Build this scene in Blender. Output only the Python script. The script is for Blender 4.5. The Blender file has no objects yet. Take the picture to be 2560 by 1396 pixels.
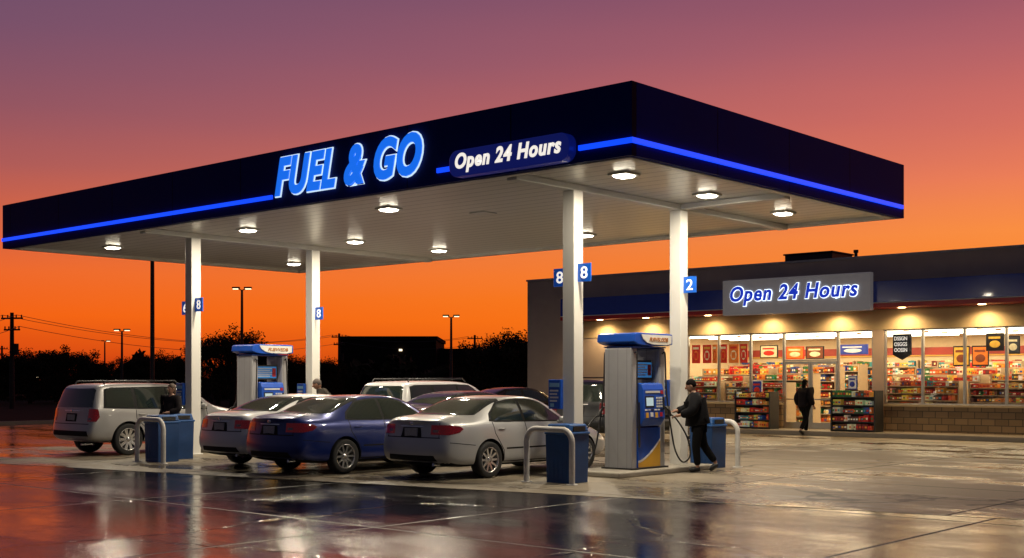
import bpy,bmesh,math,random
from mathutils import Vector,Matrix
from mathutils.bvhtree import BVHTree
random.seed(7)
sc=bpy.context.scene
COL=sc.collection
def lin(r,g,b):
    f=lambda c:(c/255/12.92) if c/255<=.04045 else ((c/255+.055)/1.055)**2.4
    return (f(r),f(g),f(b))
# ------------------------------------------------------------------ materials
def mat(name,c,r=.5,m=0,em=None,es=0,nv=.12,ns=6,bump=0,bs=60,coat=0,spec=.5,rv=0.06,attr=None):
    ma=bpy.data.materials.new(name);ma.use_nodes=True
    n=ma.node_tree.nodes;l=ma.node_tree.links
    p=n['Principled BSDF'];tc=n.new('ShaderNodeTexCoord')
    no=n.new('ShaderNodeTexNoise');no.inputs['Scale'].default_value=ns;no.inputs['Detail'].default_value=5
    l.new(tc.outputs['Object'],no.inputs['Vector'])
    mx=n.new('ShaderNodeMix');mx.data_type='RGBA'
    mx.inputs[6].default_value=(*[x*(1-nv) for x in c],1);mx.inputs[7].default_value=(*[min(1,x*(1+nv)) for x in c],1)
    l.new(no.outputs['Fac'],mx.inputs[0])
    if attr:
        a=n.new('ShaderNodeAttribute');a.attribute_name=attr;l.new(a.outputs['Color'],p.inputs['Base Color'])
        if es: l.new(a.outputs['Color'],p.inputs['Emission Color']);p.inputs['Emission Strength'].default_value=es
    else: l.new(mx.outputs[2],p.inputs['Base Color'])
    mr=n.new('ShaderNodeMapRange');mr.inputs[3].default_value=max(0.02,r-rv);mr.inputs[4].default_value=min(1,r+rv)
    l.new(no.outputs['Fac'],mr.inputs[0]);l.new(mr.outputs[0],p.inputs['Roughness'])
    p.inputs['Metallic'].default_value=m;p.inputs['Coat Weight'].default_value=coat
    p.inputs['Coat Roughness'].default_value=.04
    p.inputs['Specular IOR Level'].default_value=spec
    if em:
        p.inputs['Emission Color'].default_value=(*em,1);p.inputs['Emission Strength'].default_value=es
    if bump:
        n2=n.new('ShaderNodeTexNoise');n2.inputs['Scale'].default_value=bs;n2.inputs['Detail'].default_value=6
        l.new(tc.outputs['Object'],n2.inputs['Vector'])
        b=n.new('ShaderNodeBump');b.inputs['Strength'].default_value=bump;b.inputs['Distance'].default_value=.02
        l.new(n2.outputs['Fac'],b.inputs['Height']);l.new(b.outputs[0],p.inputs['Normal'])
    return ma
def stripes(ma,axis,period,width,dark=.45,coord='Object'):
    n=ma.node_tree.nodes;l=ma.node_tree.links;p=n['Principled BSDF']
    src=p.inputs['Base Color'].links[0].from_socket
    tc=n.new('ShaderNodeTexCoord');sx=n.new('ShaderNodeSeparateXYZ');l.new(tc.outputs[coord],sx.inputs[0])
    d=n.new('ShaderNodeMath');d.operation='DIVIDE';d.inputs[1].default_value=period;l.new(sx.outputs[axis],d.inputs[0])
    f=n.new('ShaderNodeMath');f.operation='FRACT';l.new(d.outputs[0],f.inputs[0])
    c=n.new('ShaderNodeMath');c.operation='LESS_THAN';c.inputs[1].default_value=width/period;l.new(f.outputs[0],c.inputs[0])
    m2=n.new('ShaderNodeMix');m2.data_type='RGBA';m2.blend_type='MULTIPLY'
    m2.inputs[7].default_value=(dark,dark,dark,1);l.new(src,m2.inputs[6]);l.new(c.outputs[0],m2.inputs[0])
    l.new(m2.outputs[2],p.inputs['Base Color']);return ma
WHITE=mat('white_paint',(.68,.67,.63),.36,nv=.06,ns=2)
CEIL=stripes(mat('ceiling_panel',(.74,.71,.64),.3,m=.12,nv=.03,ns=.5,rv=.02),1,.36,.04,.55)
NAVY=stripes(mat('navy_fascia',(.003,.012,.12),.5,nv=.15,ns=1,spec=.03),0,2.45,.025,.25)
NAVYR=stripes(mat('navy_fascia_side',(.005,.016,.2),.5,nv=.15,ns=1,spec=.02),1,2.4,.025,.25)
LED=mat('blue_led',(.01,.03,.5),.4,em=(.004,.06,1),es=1.25)
LBLUE=mat('letter_blue',(.01,.08,.6),.3,em=(.008,.17,.95),es=.85,nv=.1)
LWHITE=mat('letter_white',(.6,.7,.8),.3,em=(.65,.85,1),es=.95)
LCREAM=mat('letter_cream',(.8,.8,.78),.3,em=(1,.93,.82),es=.9)
PILL=mat('pill_blue',(.006,.012,.14),.3,em=(.003,.008,.12),es=.6,coat=.3)
SBLUE=mat('store_blue',(.015,.04,.32),.22,coat=.3,nv=.15)
SRED=mat('store_red',(.38,.014,.02),.4)
LNAVY=mat('letter_navy',(.01,.02,.3),.4,em=(.006,.03,.42),es=1)
HALO=mat('letter_halo',(.8,.9,1),.4,em=(.78,.9,1),es=2.0)
GREYP=mat('grey_sign_panel',(.24,.23,.235),.5,m=.1,em=(.12,.11,.11),es=.55)  # faint emission put into the panel to brighten its dim face
STUCCO=mat('tan_stucco',(.42,.33,.27),.85,nv=.14,ns=2,bump=.3)
STUC2=mat('cream_stucco',(.42,.33,.2),.85,nv=.12,ns=2,bump=.3)
LENS=mat('lamp_lens',(.9,.9,.85),.4,em=(1,.9,.7),es=26)
LENSW=mat('warm_lens',(.9,.9,.85),.4,em=(1,.68,.3),es=25)
LENSF=mat('far_lens',(.9,.9,.85),.4,em=(1,.8,.5),es=2.2)
ALU=mat('aluminium',(.42,.4,.37),.35,m=.8)
GREY=stripes(mat('pump_grey',(.38,.38,.395),.42,m=.3,nv=.08),0,.205,.01,.6)
BLUE=mat('pump_blue',(.007,.07,.42),.32,nv=.15,coat=.3)
SIGNB=mat('sign_blue',(.008,.1,.5),.35,em=(.004,.06,.35),es=.4)  # slight glow put in, lifts number signs that fall in shade
DBLUE=mat('pump_dark_blue',(.008,.03,.2),.32,nv=.15,coat=.4)
BINB=mat('bin_blue',(.008,.055,.19),.5,nv=.25,ns=5,bump=.12)
BINL=mat('bin_lid_blue',(.01,.08,.27),.42,nv=.2,ns=5)
YEL=mat('amber_panel',(.62,.33,.03),.4)
GOLD=mat('gold_letter',(.4,.15,.03),.4)
BLACK=mat('black_plastic',(.012,.012,.013),.45)
RUBBER=mat('tyre_rubber',(.014,.014,.014),.75,bump=.2)
RIM=mat('alloy_rim',(.55,.55,.55),.25,m=.85)
GLASS=mat('tinted_glass',(.014,.021,.018),.05,nv=.3,coat=.6,spec=.7,rv=.02,bump=.02,bs=70)
TAIL=mat('tail_lamp_red',(.085,.0015,.002),.1,coat=1,nv=.6,ns=30,em=(.3,.003,.002),es=.1)
REV=mat('reverse_lamp',(.2,.13,.13),.1,coat=1,nv=.3,ns=40)
HEADL=mat('head_lamp',(.5,.5,.5),.12,coat=1)
PLATE=mat('plate',(.3,.3,.32),.5,nv=.6,ns=45)
CHROME=mat('chrome',(.7,.7,.7),.12,m=1)
SEAM=mat('panel_gap',(.01,.01,.01),.7,spec=.2)
PAPER=mat('poster_paper',(.5,.5,.5),.6)
SCREEN=mat('screen_lcd',(.2,.25,.25),.3,em=(.5,.65,.68),es=.6,nv=.3,ns=30)
CONC=mat('island_concrete',(.3,.27,.22),.7,bump=.25,ns=3,nv=.25)
def brickmat():
    ma=mat('base_block',(.2,.14,.08),.8,bump=.3)
    n=ma.node_tree.nodes;l=ma.node_tree.links;p=n['Principled BSDF']
    tc=n.new('ShaderNodeTexCoord');mp=n.new('ShaderNodeMapping');mp.inputs['Rotation'].default_value=(math.pi/2,0,0)
    b=n.new('ShaderNodeTexBrick');b.inputs['Scale'].default_value=1;b.inputs['Brick Width'].default_value=.4;b.inputs['Row Height'].default_value=.2
    b.inputs['Mortar Size'].default_value=.012;b.inputs['Color1'].default_value=(.26,.17,.085,1);b.inputs['Color2'].default_value=(.17,.11,.055,1);b.inputs['Mortar'].default_value=(.06,.045,.03,1)
    l.new(tc.outputs['Object'],mp.inputs[0]);l.new(mp.outputs[0],b.inputs['Vector']);l.new(b.outputs['Color'],p.inputs['Base Color']);return ma
BRICK=brickmat()
DARKB=mat('dark_brick',(.015,.011,.01),.9,spec=.1)
DARKM=mat('dark_metal',(.02,.018,.018),.6)
WOOD=mat('pole_wood',(.03,.02,.015),.9)
BARK=mat('bark',(.03,.02,.015),.9,spec=.1)
LEAF=mat('leaf',(.035,.03,.014),.8,nv=.5,ns=2,spec=.1)
GRASS=mat('dark_grass',(.018,.016,.008),.95,nv=.5,ns=.4,spec=.05,bump=.5,bs=3)
WALLI=mat('interior_wall',(.7,.56,.36),.7)
FLOORI=mat('interior_floor',(.45,.37,.27),.3)
TUBE=mat('tube_light',(.9,.9,.9),.5,em=(1,.86,.58),es=7)
PROD=mat('products',(.5,.5,.5),.45,attr='col',es=.1)  # small emission in each pack's own colour brightens the goods
SHELF=mat('shelf_black',(.02,.02,.02),.5)
SHELFI=mat('shelf_cream',(.4,.3,.19),.5)
def glassmat():
    ma=bpy.data.materials.new('window_glass');ma.use_nodes=True
    n=ma.node_tree.nodes;l=ma.node_tree.links;n.remove(n['Principled BSDF'])
    t=n.new('ShaderNodeBsdfTransparent');g=n.new('ShaderNodeBsdfGlossy');g.inputs['Roughness'].default_value=.03
    no=n.new('ShaderNodeTexNoise');no.inputs['Scale'].default_value=1.5
    mr=n.new('ShaderNodeMapRange');mr.inputs[3].default_value=.9;mr.inputs[4].default_value=.98;l.new(no.outputs['Fac'],mr.inputs[0])
    cb=n.new('ShaderNodeCombineColor')
    for i in range(3): l.new(mr.outputs[0],cb.inputs[i])
    l.new(cb.outputs[0],t.inputs[0])
    m=n.new('ShaderNodeMixShader');f=n.new('ShaderNodeFresnel');f.inputs[0].default_value=1.3
    l.new(f.outputs[0],m.inputs[0]);l.new(t.outputs[0],m.inputs[1]);l.new(g.outputs[0],m.inputs[2])
    l.new(m.outputs[0],n['Material Output'].inputs[0]);return ma
WGLASS=glassmat()
def groundmat(name,c1,c2,r0,r1,wet0,wet1,joint,js,bump,rot=0,bsc=30,sx_=.16,sy_=.34,rn=.16,tile=.8,wb=.3):
    ma=bpy.data.materials.new(name);ma.use_nodes=True
    n=ma.node_tree.nodes;l=ma.node_tree.links;p=n['Principled BSDF']
    def math_(op,a,b=None,c=None,clamp=False):
        q=n.new('ShaderNodeMath');q.operation=op;q.use_clamp=clamp
        for i,v in enumerate((a,b,c)):
            if v is None: continue
            if isinstance(v,(int,float)): q.inputs[i].default_value=v
            else: l.new(v,q.inputs[i])
        return q.outputs[0]
    tc=n.new('ShaderNodeTexCoord')
    mp=n.new('ShaderNodeMapping');mp.inputs['Scale'].default_value=(sx_,sy_,1);mp.inputs['Rotation'].default_value=(0,0,rot);l.new(tc.outputs['Object'],mp.inputs[0])
    a=n.new('ShaderNodeTexNoise');a.inputs['Scale'].default_value=1;a.inputs['Detail'].default_value=10;a.inputs['Roughness'].default_value=.66
    l.new(mp.outputs[0],a.inputs['Vector'])
    w=n.new('ShaderNodeMapRange');w.inputs[1].default_value=wet0;w.inputs[2].default_value=wet1
    l.new(a.outputs['Fac'],w.inputs[0])      # 0 wet .. 1 dry
    b=n.new('ShaderNodeTexNoise');b.inputs['Scale'].default_value=9;b.inputs['Detail'].default_value=9;b.inputs['Roughness'].default_value=.7;l.new(tc.outputs['Object'],b.inputs['Vector'])
    fac=math_('MULTIPLY_ADD',w.outputs[0],.7,math_('MULTIPLY_ADD',b.outputs['Fac'],1.2,-.42),clamp=True)
    mx=n.new('ShaderNodeMix');mx.data_type='RGBA';mx.inputs[6].default_value=(*c1,1);mx.inputs[7].default_value=(*c2,1);l.new(fac,mx.inputs[0])
    br=n.new('ShaderNodeTexBrick');br.offset=0;br.inputs['Scale'].default_value=1;br.inputs['Brick Width'].default_value=js;br.inputs['Row Height'].default_value=js
    br.inputs['Mortar Size'].default_value=.03;br.inputs['Mortar Smooth'].default_value=.3
    br.inputs['Color1'].default_value=(1,1,1,1);br.inputs['Color2'].default_value=(tile,tile,tile,1);br.inputs['Mortar'].default_value=(joint,joint,joint,1)
    l.new(tc.outputs['Object'],br.inputs['Vector'])
    dn=n.new('ShaderNodeTexNoise');dn.inputs['Scale'].default_value=.9;dn.inputs['Detail'].default_value=5;l.new(tc.outputs['Object'],dn.inputs['Vector'])
    dm=n.new('ShaderNodeMix');dm.data_type='RGBA';dm.inputs[0].default_value=.55;l.new(tc.outputs['Object'],dm.inputs[6]);l.new(dn.outputs['Color'],dm.inputs[7])
    vo=n.new('ShaderNodeTexVoronoi');vo.feature='DISTANCE_TO_EDGE';vo.inputs['Scale'].default_value=.42;l.new(dm.outputs[2],vo.inputs['Vector'])
    cr=n.new('ShaderNodeMapRange');cr.inputs[1].default_value=.004;cr.inputs[2].default_value=.011;cr.inputs[3].default_value=.35;cr.inputs[4].default_value=1;l.new(vo.outputs['Distance'],cr.inputs[0])
    mu=n.new('ShaderNodeMix');mu.data_type='RGBA';mu.blend_type='MULTIPLY';mu.inputs[0].default_value=1
    l.new(mx.outputs[2],mu.inputs[6]);l.new(br.outputs['Color'],mu.inputs[7])
    mv=n.new('ShaderNodeVectorMath');mv.operation='SCALE';l.new(mu.outputs[2],mv.inputs[0]);l.new(cr.outputs[0],mv.inputs['Scale']);l.new(mv.outputs[0],p.inputs['Base Color'])
    rr=n.new('ShaderNodeMapRange');rr.inputs[3].default_value=r0;rr.inputs[4].default_value=r1
    l.new(w.outputs[0],rr.inputs[0])
    rough=math_('ADD',rr.outputs[0],math_('MULTIPLY_ADD',b.outputs['Fac'],rn,-rn/2),clamp=True)
    l.new(math_('ADD',rough,math_('MULTIPLY',br.outputs['Fac'],.4),clamp=True),p.inputs['Roughness'])
    fn=n.new('ShaderNodeTexNoise');fn.inputs['Scale'].default_value=bsc;fn.inputs['Detail'].default_value=5;fn.inputs['Roughness'].default_value=.65;l.new(tc.outputs['Object'],fn.inputs['Vector'])
    w2=n.new('ShaderNodeMapRange');w2.inputs[3].default_value=wb;w2.inputs[4].default_value=1;l.new(w.outputs[0],w2.inputs[0])
    hh=math_('ADD',math_('MULTIPLY',fn.outputs['Fac'],w2.outputs[0]),math_('MULTIPLY_ADD',br.outputs['Fac'],-1.2,math_('MULTIPLY',cr.outputs[0],.8)))
    bu=n.new('ShaderNodeBump');bu.inputs['Strength'].default_value=bump;bu.inputs['Distance'].default_value=.015
    l.new(hh,bu.inputs['Height']);l.new(bu.outputs[0],p.inputs['Normal'])
    return ma
ASPH=groundmat('wet_asphalt',(.012,.011,.012),(.034,.03,.029),.03,.2,.42,.6,.2,5.2,.5,bsc=13,rn=.06,tile=.93,wb=.22)
PAD=groundmat('concrete_apron',(.10,.08,.055),(.26,.215,.15),.06,.58,.40,.53,.3,4.6,.5,.3,bsc=20,tile=.88,wb=.15)
WALK=mat('sidewalk_concrete',(.24,.2,.15),.6,bump=.25,ns=2,nv=.25)
# ------------------------------------------------------------------ mesh helper
def spline(P,k=5):
    P=[Vector(p) for p in P];o=[]
    for i in range(len(P)-1):
        a,b,c,d=P[max(i-1,0)],P[i],P[i+1],P[min(i+2,len(P)-1)]
        for j in range(k):
            t=j/k;o.append(.5*((2*b)+(c-a)*t+(2*a-5*b+4*c-d)*t*t+(3*b-a-3*c+d)*t**3))
    return o+[P[-1]]
class MB:
    def __init__(s): s.v=[];s.f=[];s.m=[];s.sm=[];s.c=[]
    def add(s,vs,fs,mi=0,sm=False,c=None):
        o=len(s.v);s.v+=[tuple(v) for v in vs]
        for f in fs: s.f.append([i+o for i in f]);s.m.append(mi);s.sm.append(sm);s.c.append(c)
        return s
    def box(s,x0,x1,y0,y1,z0,z1,mi=0,t=0,c=None):
        cx,cy=(x0+x1)/2,(y0+y1)/2
        g=lambda x,y:(cx+(x-cx)*(1-t),cy+(y-cy)*(1-t))
        vs=[(x0,y0,z0),(x1,y0,z0),(x1,y1,z0),(x0,y1,z0)]+[(*g(*q),z1) for q in((x0,y0),(x1,y0),(x1,y1),(x0,y1))]
        return s.add(vs,[(3,2,1,0),(4,5,6,7),(0,1,5,4),(1,2,6,5),(2,3,7,6),(3,0,4,7)],mi,c=c)
    def prism(s,poly,ax,lo,hi,mi=0):
        def q(a,b,t): return (t,a,b) if ax=='x' else ((a,t,b) if ax=='y' else (a,b,t))
        n=len(poly);vs=[q(a,b,lo) for a,b in poly]+[q(a,b,hi) for a,b in poly]
        fs=[list(range(n)),list(range(2*n-1,n-1,-1))]+[(i,i+n,(i+1)%n+n,(i+1)%n) for i in range(n)]
        return s.add(vs,fs,mi)
    def tube(s,pts,rs,n=8,mi=0,sm=True):
        pts=[Vector(p) for p in pts]
        if not hasattr(rs,'__len__'): rs=[rs]*len(pts)
        vs=[];fs=[];prev=None
        for i,p in enumerate(pts):
            t=(pts[min(i+1,len(pts)-1)]-pts[max(i-1,0)]).normalized()
            if prev is None:
                a=Vector((0,0,1)) if abs(t.z)<.9 else Vector((1,0,0))
                u=t.cross(a).normalized()
            else: u=(prev-t*prev.dot(t)).normalized()
            prev=u;w=t.cross(u)
            for k in range(n):
                an=2*math.pi*k/n;vs.append(p+(u*math.cos(an)+w*math.sin(an))*rs[i])
        for i in range(len(pts)-1):
            for k in range(n): fs.append((i*n+k,i*n+(k+1)%n,(i+1)*n+(k+1)%n,(i+1)*n+k))
        s.add(vs,fs,mi,sm)
        s.add(vs[:n],[list(range(n))],mi);s.add(vs[-n:],[list(range(n))],mi);return s
    def lathe(s,prof,ax,cen,n=32,mi=0):
        vs=[];fs=[];c=Vector(cen)
        for r,t in prof:
            for k in range(n):
                a=2*math.pi*k/n;ca,sa=r*math.cos(a),r*math.sin(a)
                vs.append(c+Vector({'y':(ca,t,sa),'z':(ca,sa,t),'x':(t,ca,sa)}[ax]))
        for i in range(len(prof)-1):
            for k in range(n): fs.append((i*n+k,i*n+(k+1)%n,(i+1)*n+(k+1)%n,(i+1)*n+k))
        return s.add(vs,fs,mi,True)
    def ell(s,c,r,mi=0,nu=14,nv=9):
        vs=[];fs=[]
        for j in range(nv+1):
            ph=math.pi*j/nv
            for i in range(nu):
                th=2*math.pi*i/nu
                vs.append((c[0]+r[0]*math.sin(ph)*math.cos(th),c[1]+r[1]*math.sin(ph)*math.sin(th),c[2]+r[2]*math.cos(ph)))
        for j in range(nv):
            for i in range(nu): fs.append((j*nu+i,j*nu+(i+1)%nu,(j+1)*nu+(i+1)%nu,(j+1)*nu+i))
        return s.add(vs,fs,mi,True)
    def mesh(s,name,mats,recalc=True):
        me=bpy.data.meshes.new(name);me.from_pydata(s.v,[],s.f)
        for m in mats: me.materials.append(m)
        me.polygons.foreach_set('material_index',s.m);me.polygons.foreach_set('use_smooth',s.sm)
        if any(c is not None for c in s.c):
            ca=me.color_attributes.new('col','FLOAT_COLOR','CORNER')
            for p,c in zip(me.polygons,s.c):
                for li in p.loop_indices: ca.data[li].color=(*(c or (.1,.1,.1)),1)
        if recalc:
            bm=bmesh.new();bm.from_mesh(me);bmesh.ops.remove_doubles(bm,verts=bm.verts,dist=1e-5) if recalc=='w' else None
            bmesh.ops.recalc_face_normals(bm,faces=bm.faces);bm.to_mesh(me);bm.free()
        me.update();return me
def ob(name,me,parent=None,loc=(0,0,0),rot=(0,0,0),bevel=0,label=None,kind=None):
    o=bpy.data.objects.new(name,me);COL.objects.link(o);o.location=loc;o.rotation_euler=rot
    if parent: o.parent=parent
    if bevel:
        b=o.modifiers.new('b','BEVEL');b.width=bevel;b.segments=2;b.limit_method='ANGLE'
    if label:o['label']=label
    if kind:o['kind']=kind
    return o
def thing(name,label,cat,loc=(0,0,0),rz=0,me=None,group=None,bevel=0):
    o=ob(name,me,None,loc,(0,0,rz),bevel,label);o['category']=cat
    if group:o['group']=group
    return o
def copy_thing(src,loc,rz=None,scale=None,label=None):
    kids=lambda o:[c for c in bpy.data.objects if c.parent==o]
    def rec(o,par):
        n=o.copy();COL.objects.link(n)
        if par is not None:n.parent=par
        for c in kids(o): rec(c,n)
        return n
    n=rec(src,None);n.location=loc
    if rz is not None:n.rotation_euler[2]=rz
    if scale:n.scale=scale if hasattr(scale,'__len__') else (scale,)*3
    if label:n['label']=label
    return n
CAM=Vector((10.89,-15.05,1.75))
def at(px,D,z=0):   # surveyed bearing + distance from the viewpoint -> site coordinates
    X=(px-1280)/3066*D
    return (10.89+.749*X-.662*D,-15.05+.662*X+.749*D,z)
def on_y(px,y):
    k=(px-1280)/3066;D=(y+15.05)/(.749+.662*k);return 10.89+(.749*k-.662)*D
def evalmesh(o):
    dg=bpy.context.evaluated_depsgraph_get();return bpy.data.meshes.new_from_object(o.evaluated_get(dg))
def textmesh(s,w,h,depth,bold=.02,shear=0,outline=None,mats=None,sp=1.0):
    res=[];tr=None
    for off,ex in ((bold,depth),(outline,depth*.5)):
        if off is None: continue
        cu=bpy.data.curves.new('t','FONT');cu.body=s;cu.size=1;cu.offset=off;cu.shear=shear;cu.extrude=.5;cu.resolution_u=5;cu.space_character=sp
        o=bpy.data.objects.new('t',cu);COL.objects.link(o);me=evalmesh(o);bpy.data.objects.remove(o)
        xs=[v.co.x for v in me.vertices];ys=[v.co.y for v in me.vertices]
        if tr is None: tr=(min(xs),min(ys),w/(max(xs)-min(xs)),h/(max(ys)-min(ys)))
        for v in me.vertices:
            x=(v.co.x-tr[0])*tr[2];z=(v.co.y-tr[1])*tr[3];y=-(v.co.z+.5)*ex
            v.co=(x,y,z)
        me.materials.clear();me.materials.append((mats or [LWHITE,LBLUE])[len(res)]);res.append(me)
    return res
# ------------------------------------------------------------------ world
wd=bpy.data.worlds.new('World');sc.world=wd;wd.use_nodes=True
n=wd.node_tree.nodes;l=wd.node_tree.links;bg=n['Background']
tc=n.new('ShaderNodeTexCoord');sx=n.new('ShaderNodeSeparateXYZ');l.new(tc.outputs['Generated'],sx.inputs[0])
# faint horizontal haze bands disturb the gradient a little
hm_=n.new('ShaderNodeMapping');hm_.inputs['Scale'].default_value=(1.2,1.2,9);l.new(tc.outputs['Generated'],hm_.inputs[0])
hn=n.new('ShaderNodeTexNoise');hn.inputs['Scale'].default_value=1.6;hn.inputs['Detail'].default_value=3;l.new(hm_.outputs[0],hn.inputs['Vector'])
hz=n.new('ShaderNodeMath');hz.operation='MULTIPLY_ADD';hz.inputs[1].default_value=.03;hz.inputs[2].default_value=-.015;l.new(hn.outputs['Fac'],hz.inputs[0])
za=n.new('ShaderNodeMath');za.operation='ADD';l.new(sx.outputs[2],za.inputs[0]);l.new(hz.outputs[0],za.inputs[1])
z3=n.new('ShaderNodeMath');z3.operation='MULTIPLY';z3.inputs[1].default_value=3;z3.use_clamp=True;l.new(za.outputs[0],z3.inputs[0])
def ramp(st):
    r=n.new('ShaderNodeValToRGB');e=r.color_ramp.elements
    while len(e)<len(st): e.new(.5)
    for k,(p,c) in enumerate(st): e[k].position=p;e[k].color=(*lin(*c),1)
    l.new(z3.outputs[0],r.inputs[0]);return r
RL=ramp([(0,(160,42,14)),(.06,(210,66,18)),(.15,(244,98,20)),(.26,(238,104,44)),(.36,(208,98,70)),(.48,(172,90,88)),(.62,(142,84,98)),(.78,(116,80,106)),(.95,(96,77,108)),(1,(88,73,107))])
RR=ramp([(0,(228,92,16)),(.07,(248,114,18)),(.2,(253,132,28)),(.33,(250,142,66)),(.45,(236,126,88)),(.6,(210,110,98)),(.75,(180,98,104)),(.9,(152,86,104)),(1,(136,80,105))])
dv=n.new('ShaderNodeVectorMath');dv.operation='DOT_PRODUCT';dv.inputs[1].default_value=(.749,.662,0);l.new(tc.outputs['Generated'],dv.inputs[0])
mr=n.new('ShaderNodeMapRange');mr.inputs[1].default_value=-.42;mr.inputs[2].default_value=.38;l.new(dv.outputs['Value'],mr.inputs[0])
mx=n.new('ShaderNodeMix');mx.data_type='RGBA';l.new(mr.outputs[0],mx.inputs[0]);l.new(RL.outputs[0],mx.inputs[6]);l.new(RR.outputs[0],mx.inputs[7])
zf=n.new('ShaderNodeMapRange');zf.inputs[1].default_value=.3;zf.inputs[2].default_value=.95;zf.interpolation_type='SMOOTHSTEP';l.new(sx.outputs[2],zf.inputs[0])
bd=n.new('ShaderNodeVectorMath');bd.operation='DOT_PRODUCT';bd.inputs[1].default_value=(-.5,.85,0);l.new(tc.outputs['Generated'],bd.inputs[0])
bf=n.new('ShaderNodeMapRange');bf.inputs[1].default_value=.6;bf.inputs[2].default_value=-.1;bf.interpolation_type='SMOOTHSTEP';l.new(bd.outputs['Value'],bf.inputs[0])
m2=n.new('ShaderNodeMix');m2.data_type='RGBA';m2.inputs[7].default_value=(.06,.05,.095,1);l.new(zf.outputs[0],m2.inputs[0]);l.new(mx.outputs[2],m2.inputs[6])
m3=n.new('ShaderNodeMix');m3.data_type='RGBA';m3.inputs[7].default_value=(.044,.044,.068,1);l.new(bf.outputs[0],m3.inputs[0]);l.new(m2.outputs[2],m3.inputs[6])
l.new(m3.outputs[2],bg.inputs[0]);bg.inputs[1].default_value=1.0
# ------------------------------------------------------------------ ground
def sheet(name,pts,z,m,label=None):
    me=bpy.data.meshes.new(name);me.from_pydata([(x,y,z) for x,y in pts],[],[list(range(len(pts)))]);me.materials.append(m)
    return ob(name,me,kind='structure')
sheet('ground',[(-700,-700),(700,-700),(700,700),(-700,700)],0,ASPH)
sheet('concrete_apron',[(-19.5,-3.9),(-14.1,-2.9),(1.26,-.08),(5.5,.7),(45,8),(45,20.2),(-19.5,20.2)],.004,PAD)
sheet('added_grass_verge',[(-700,-700),(-36,-700),(-36,700),(-700,700)],.004,GRASS)  # matte sheets added to keep red sky reflections off the far ground
sheet('added_grass_verge',[(-35.9,38),(700,38),(700,700),(-35.9,700)],.004,GRASS)
o=MB().box(-36.2,-36,-200,200,0,.13).mesh('kerb',[WALK]);ob('kerb',o,kind='structure')
o=MB().box(-21.5,20,20.1,21.57,0,.15).mesh('sidewalk',[WALK]);ob('sidewalk',o,kind='structure',bevel=.02)
LINE=mat('faded_line_paint',(.5,.47,.38),.6,nv=.5,ns=12)
for i in range(4):
    x=-1.4+i*2.9
    sheet('parking_line',[(x,15.2),(x+.1,15.2),(x+.1,19.9),(x,19.9)],.009,LINE)
# ------------------------------------------------------------------ canopy
H=5.15;T=6.27;L=-20;W=9.7
can=thing('gas_station_canopy','large navy canopy with glowing blue stripe on four white columns','canopy')
ob('fascia',MB().box(L,0,-.001,.12,H,T).mesh('f',[NAVY]),can,label='dark navy front fascia with illuminated lettering')
ob('fascia',MB().box(-.12,0.001,.122,W,H,T).mesh('f',[NAVYR]),can)
ob('fascia',MB().box(L,-.122,W-.12,W-.002,H,T).mesh('f',[NAVYR]),can)
ob('fascia',MB().box(L,L+.12,.122,W-.122,H,T).mesh('f',[NAVYR]),can)
ob('roof_deck',MB().box(L+.125,-.125,.125,W-.125,T-.3,T-.2).mesh('r',[DARKM]),can)
cl=ob('ceiling',MB().box(L+.125,-.125,.125,W-.125,H+.06,H+.1).mesh('c',[CEIL]),can)
tr=MB()
tr.box(L+.13,-.13,.13,.28,H-.01,H+.058).box(L+.13,-.13,W-.28,W-.13,H-.01,H+.058).box(-.28,-.13,.281,W-.281,H-.01,H+.058).box(L+.13,L+.28,.281,W-.281,H-.01,H+.058)
ob('ceiling_trim',tr.mesh('t',[WHITE]),can)
CX=(-13.87,-2.67);CY=((1.62,5.22),(1.92,5.26))
for i,x in enumerate(CX):
    ob('beam',MB().box(x-.11,x+.11,.285,W-.285,H-.06,H+.056).mesh('bm',[WHITE]),can,bevel=.01)
ob('beam',MB().box(CX[1]+.115,-.285,5.15,5.37,H-.05,H+.055).mesh('bm',[WHITE]),can,bevel=.01)
for i,x in enumerate(CX):
    for j,y in enumerate(CY[i]):
        m=MB().box(x-.13,x+.13,y-.13,y+.13,0,H-.061)
        m.box(x-.17,x+.17,y-.17,y+.17,0,.03)
        ob('column',m.mesh('col',[WHITE]),can,bevel=.012)
def numsign(x,y,z,dx,txt):
    x0,x1=(x+.13,x+.42) if dx>0 else (x-.42,x-.13)
    s=ob('number_sign',MB().box(x0,x1,y-.03,y-.005,z-.16,z+.16).mesh('ns',[SIGNB]),can,bevel=.004)
    t=textmesh(txt,.15,.21,.006,.008,mats=[LCREAM])[0];ob('digit',t,s,((x0+x1)/2-.075,y-.031,z-.105))
numsign(CX[1],1.92,3.58,-1,'8');numsign(CX[1],1.92,3.64,1,'8');numsign(CX[1],5.26,3.62,1,'2')
numsign(CX[0],1.62,3.46,-1,'6');numsign(CX[0],1.62,3.52,1,'8');numsign(CX[0],5.22,3.46,1,'8')
def notice(x,y,z,dx):
    x0,x1=(x-.40,x-.12) if dx<0 else (x+.12,x+.40)
    s=ob('notice_board',MB().box(x0,x1,y-.2,y-.12,z-.26,z+.26).mesh('nb',[BLUE]),can,bevel=.01)
    m=MB();m.box(x0+.03,x1-.03,y-.206,y-.2,z+.13,z+.2,1)
    for k in range(4): m.box(x0+.04,x1-.05-.03*(k%2),y-.206,y-.2,z+.05-k*.06,z+.08-k*.06,0)
    m.box(x0+.05,x0+.13,y-.206,y-.2,z-.22,z-.16,1)
    ob('printed_panel',m.mesh('pp',[PAPER,mat('label_pale_blue',(.2,.4,.6),.5)]),s)
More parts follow.
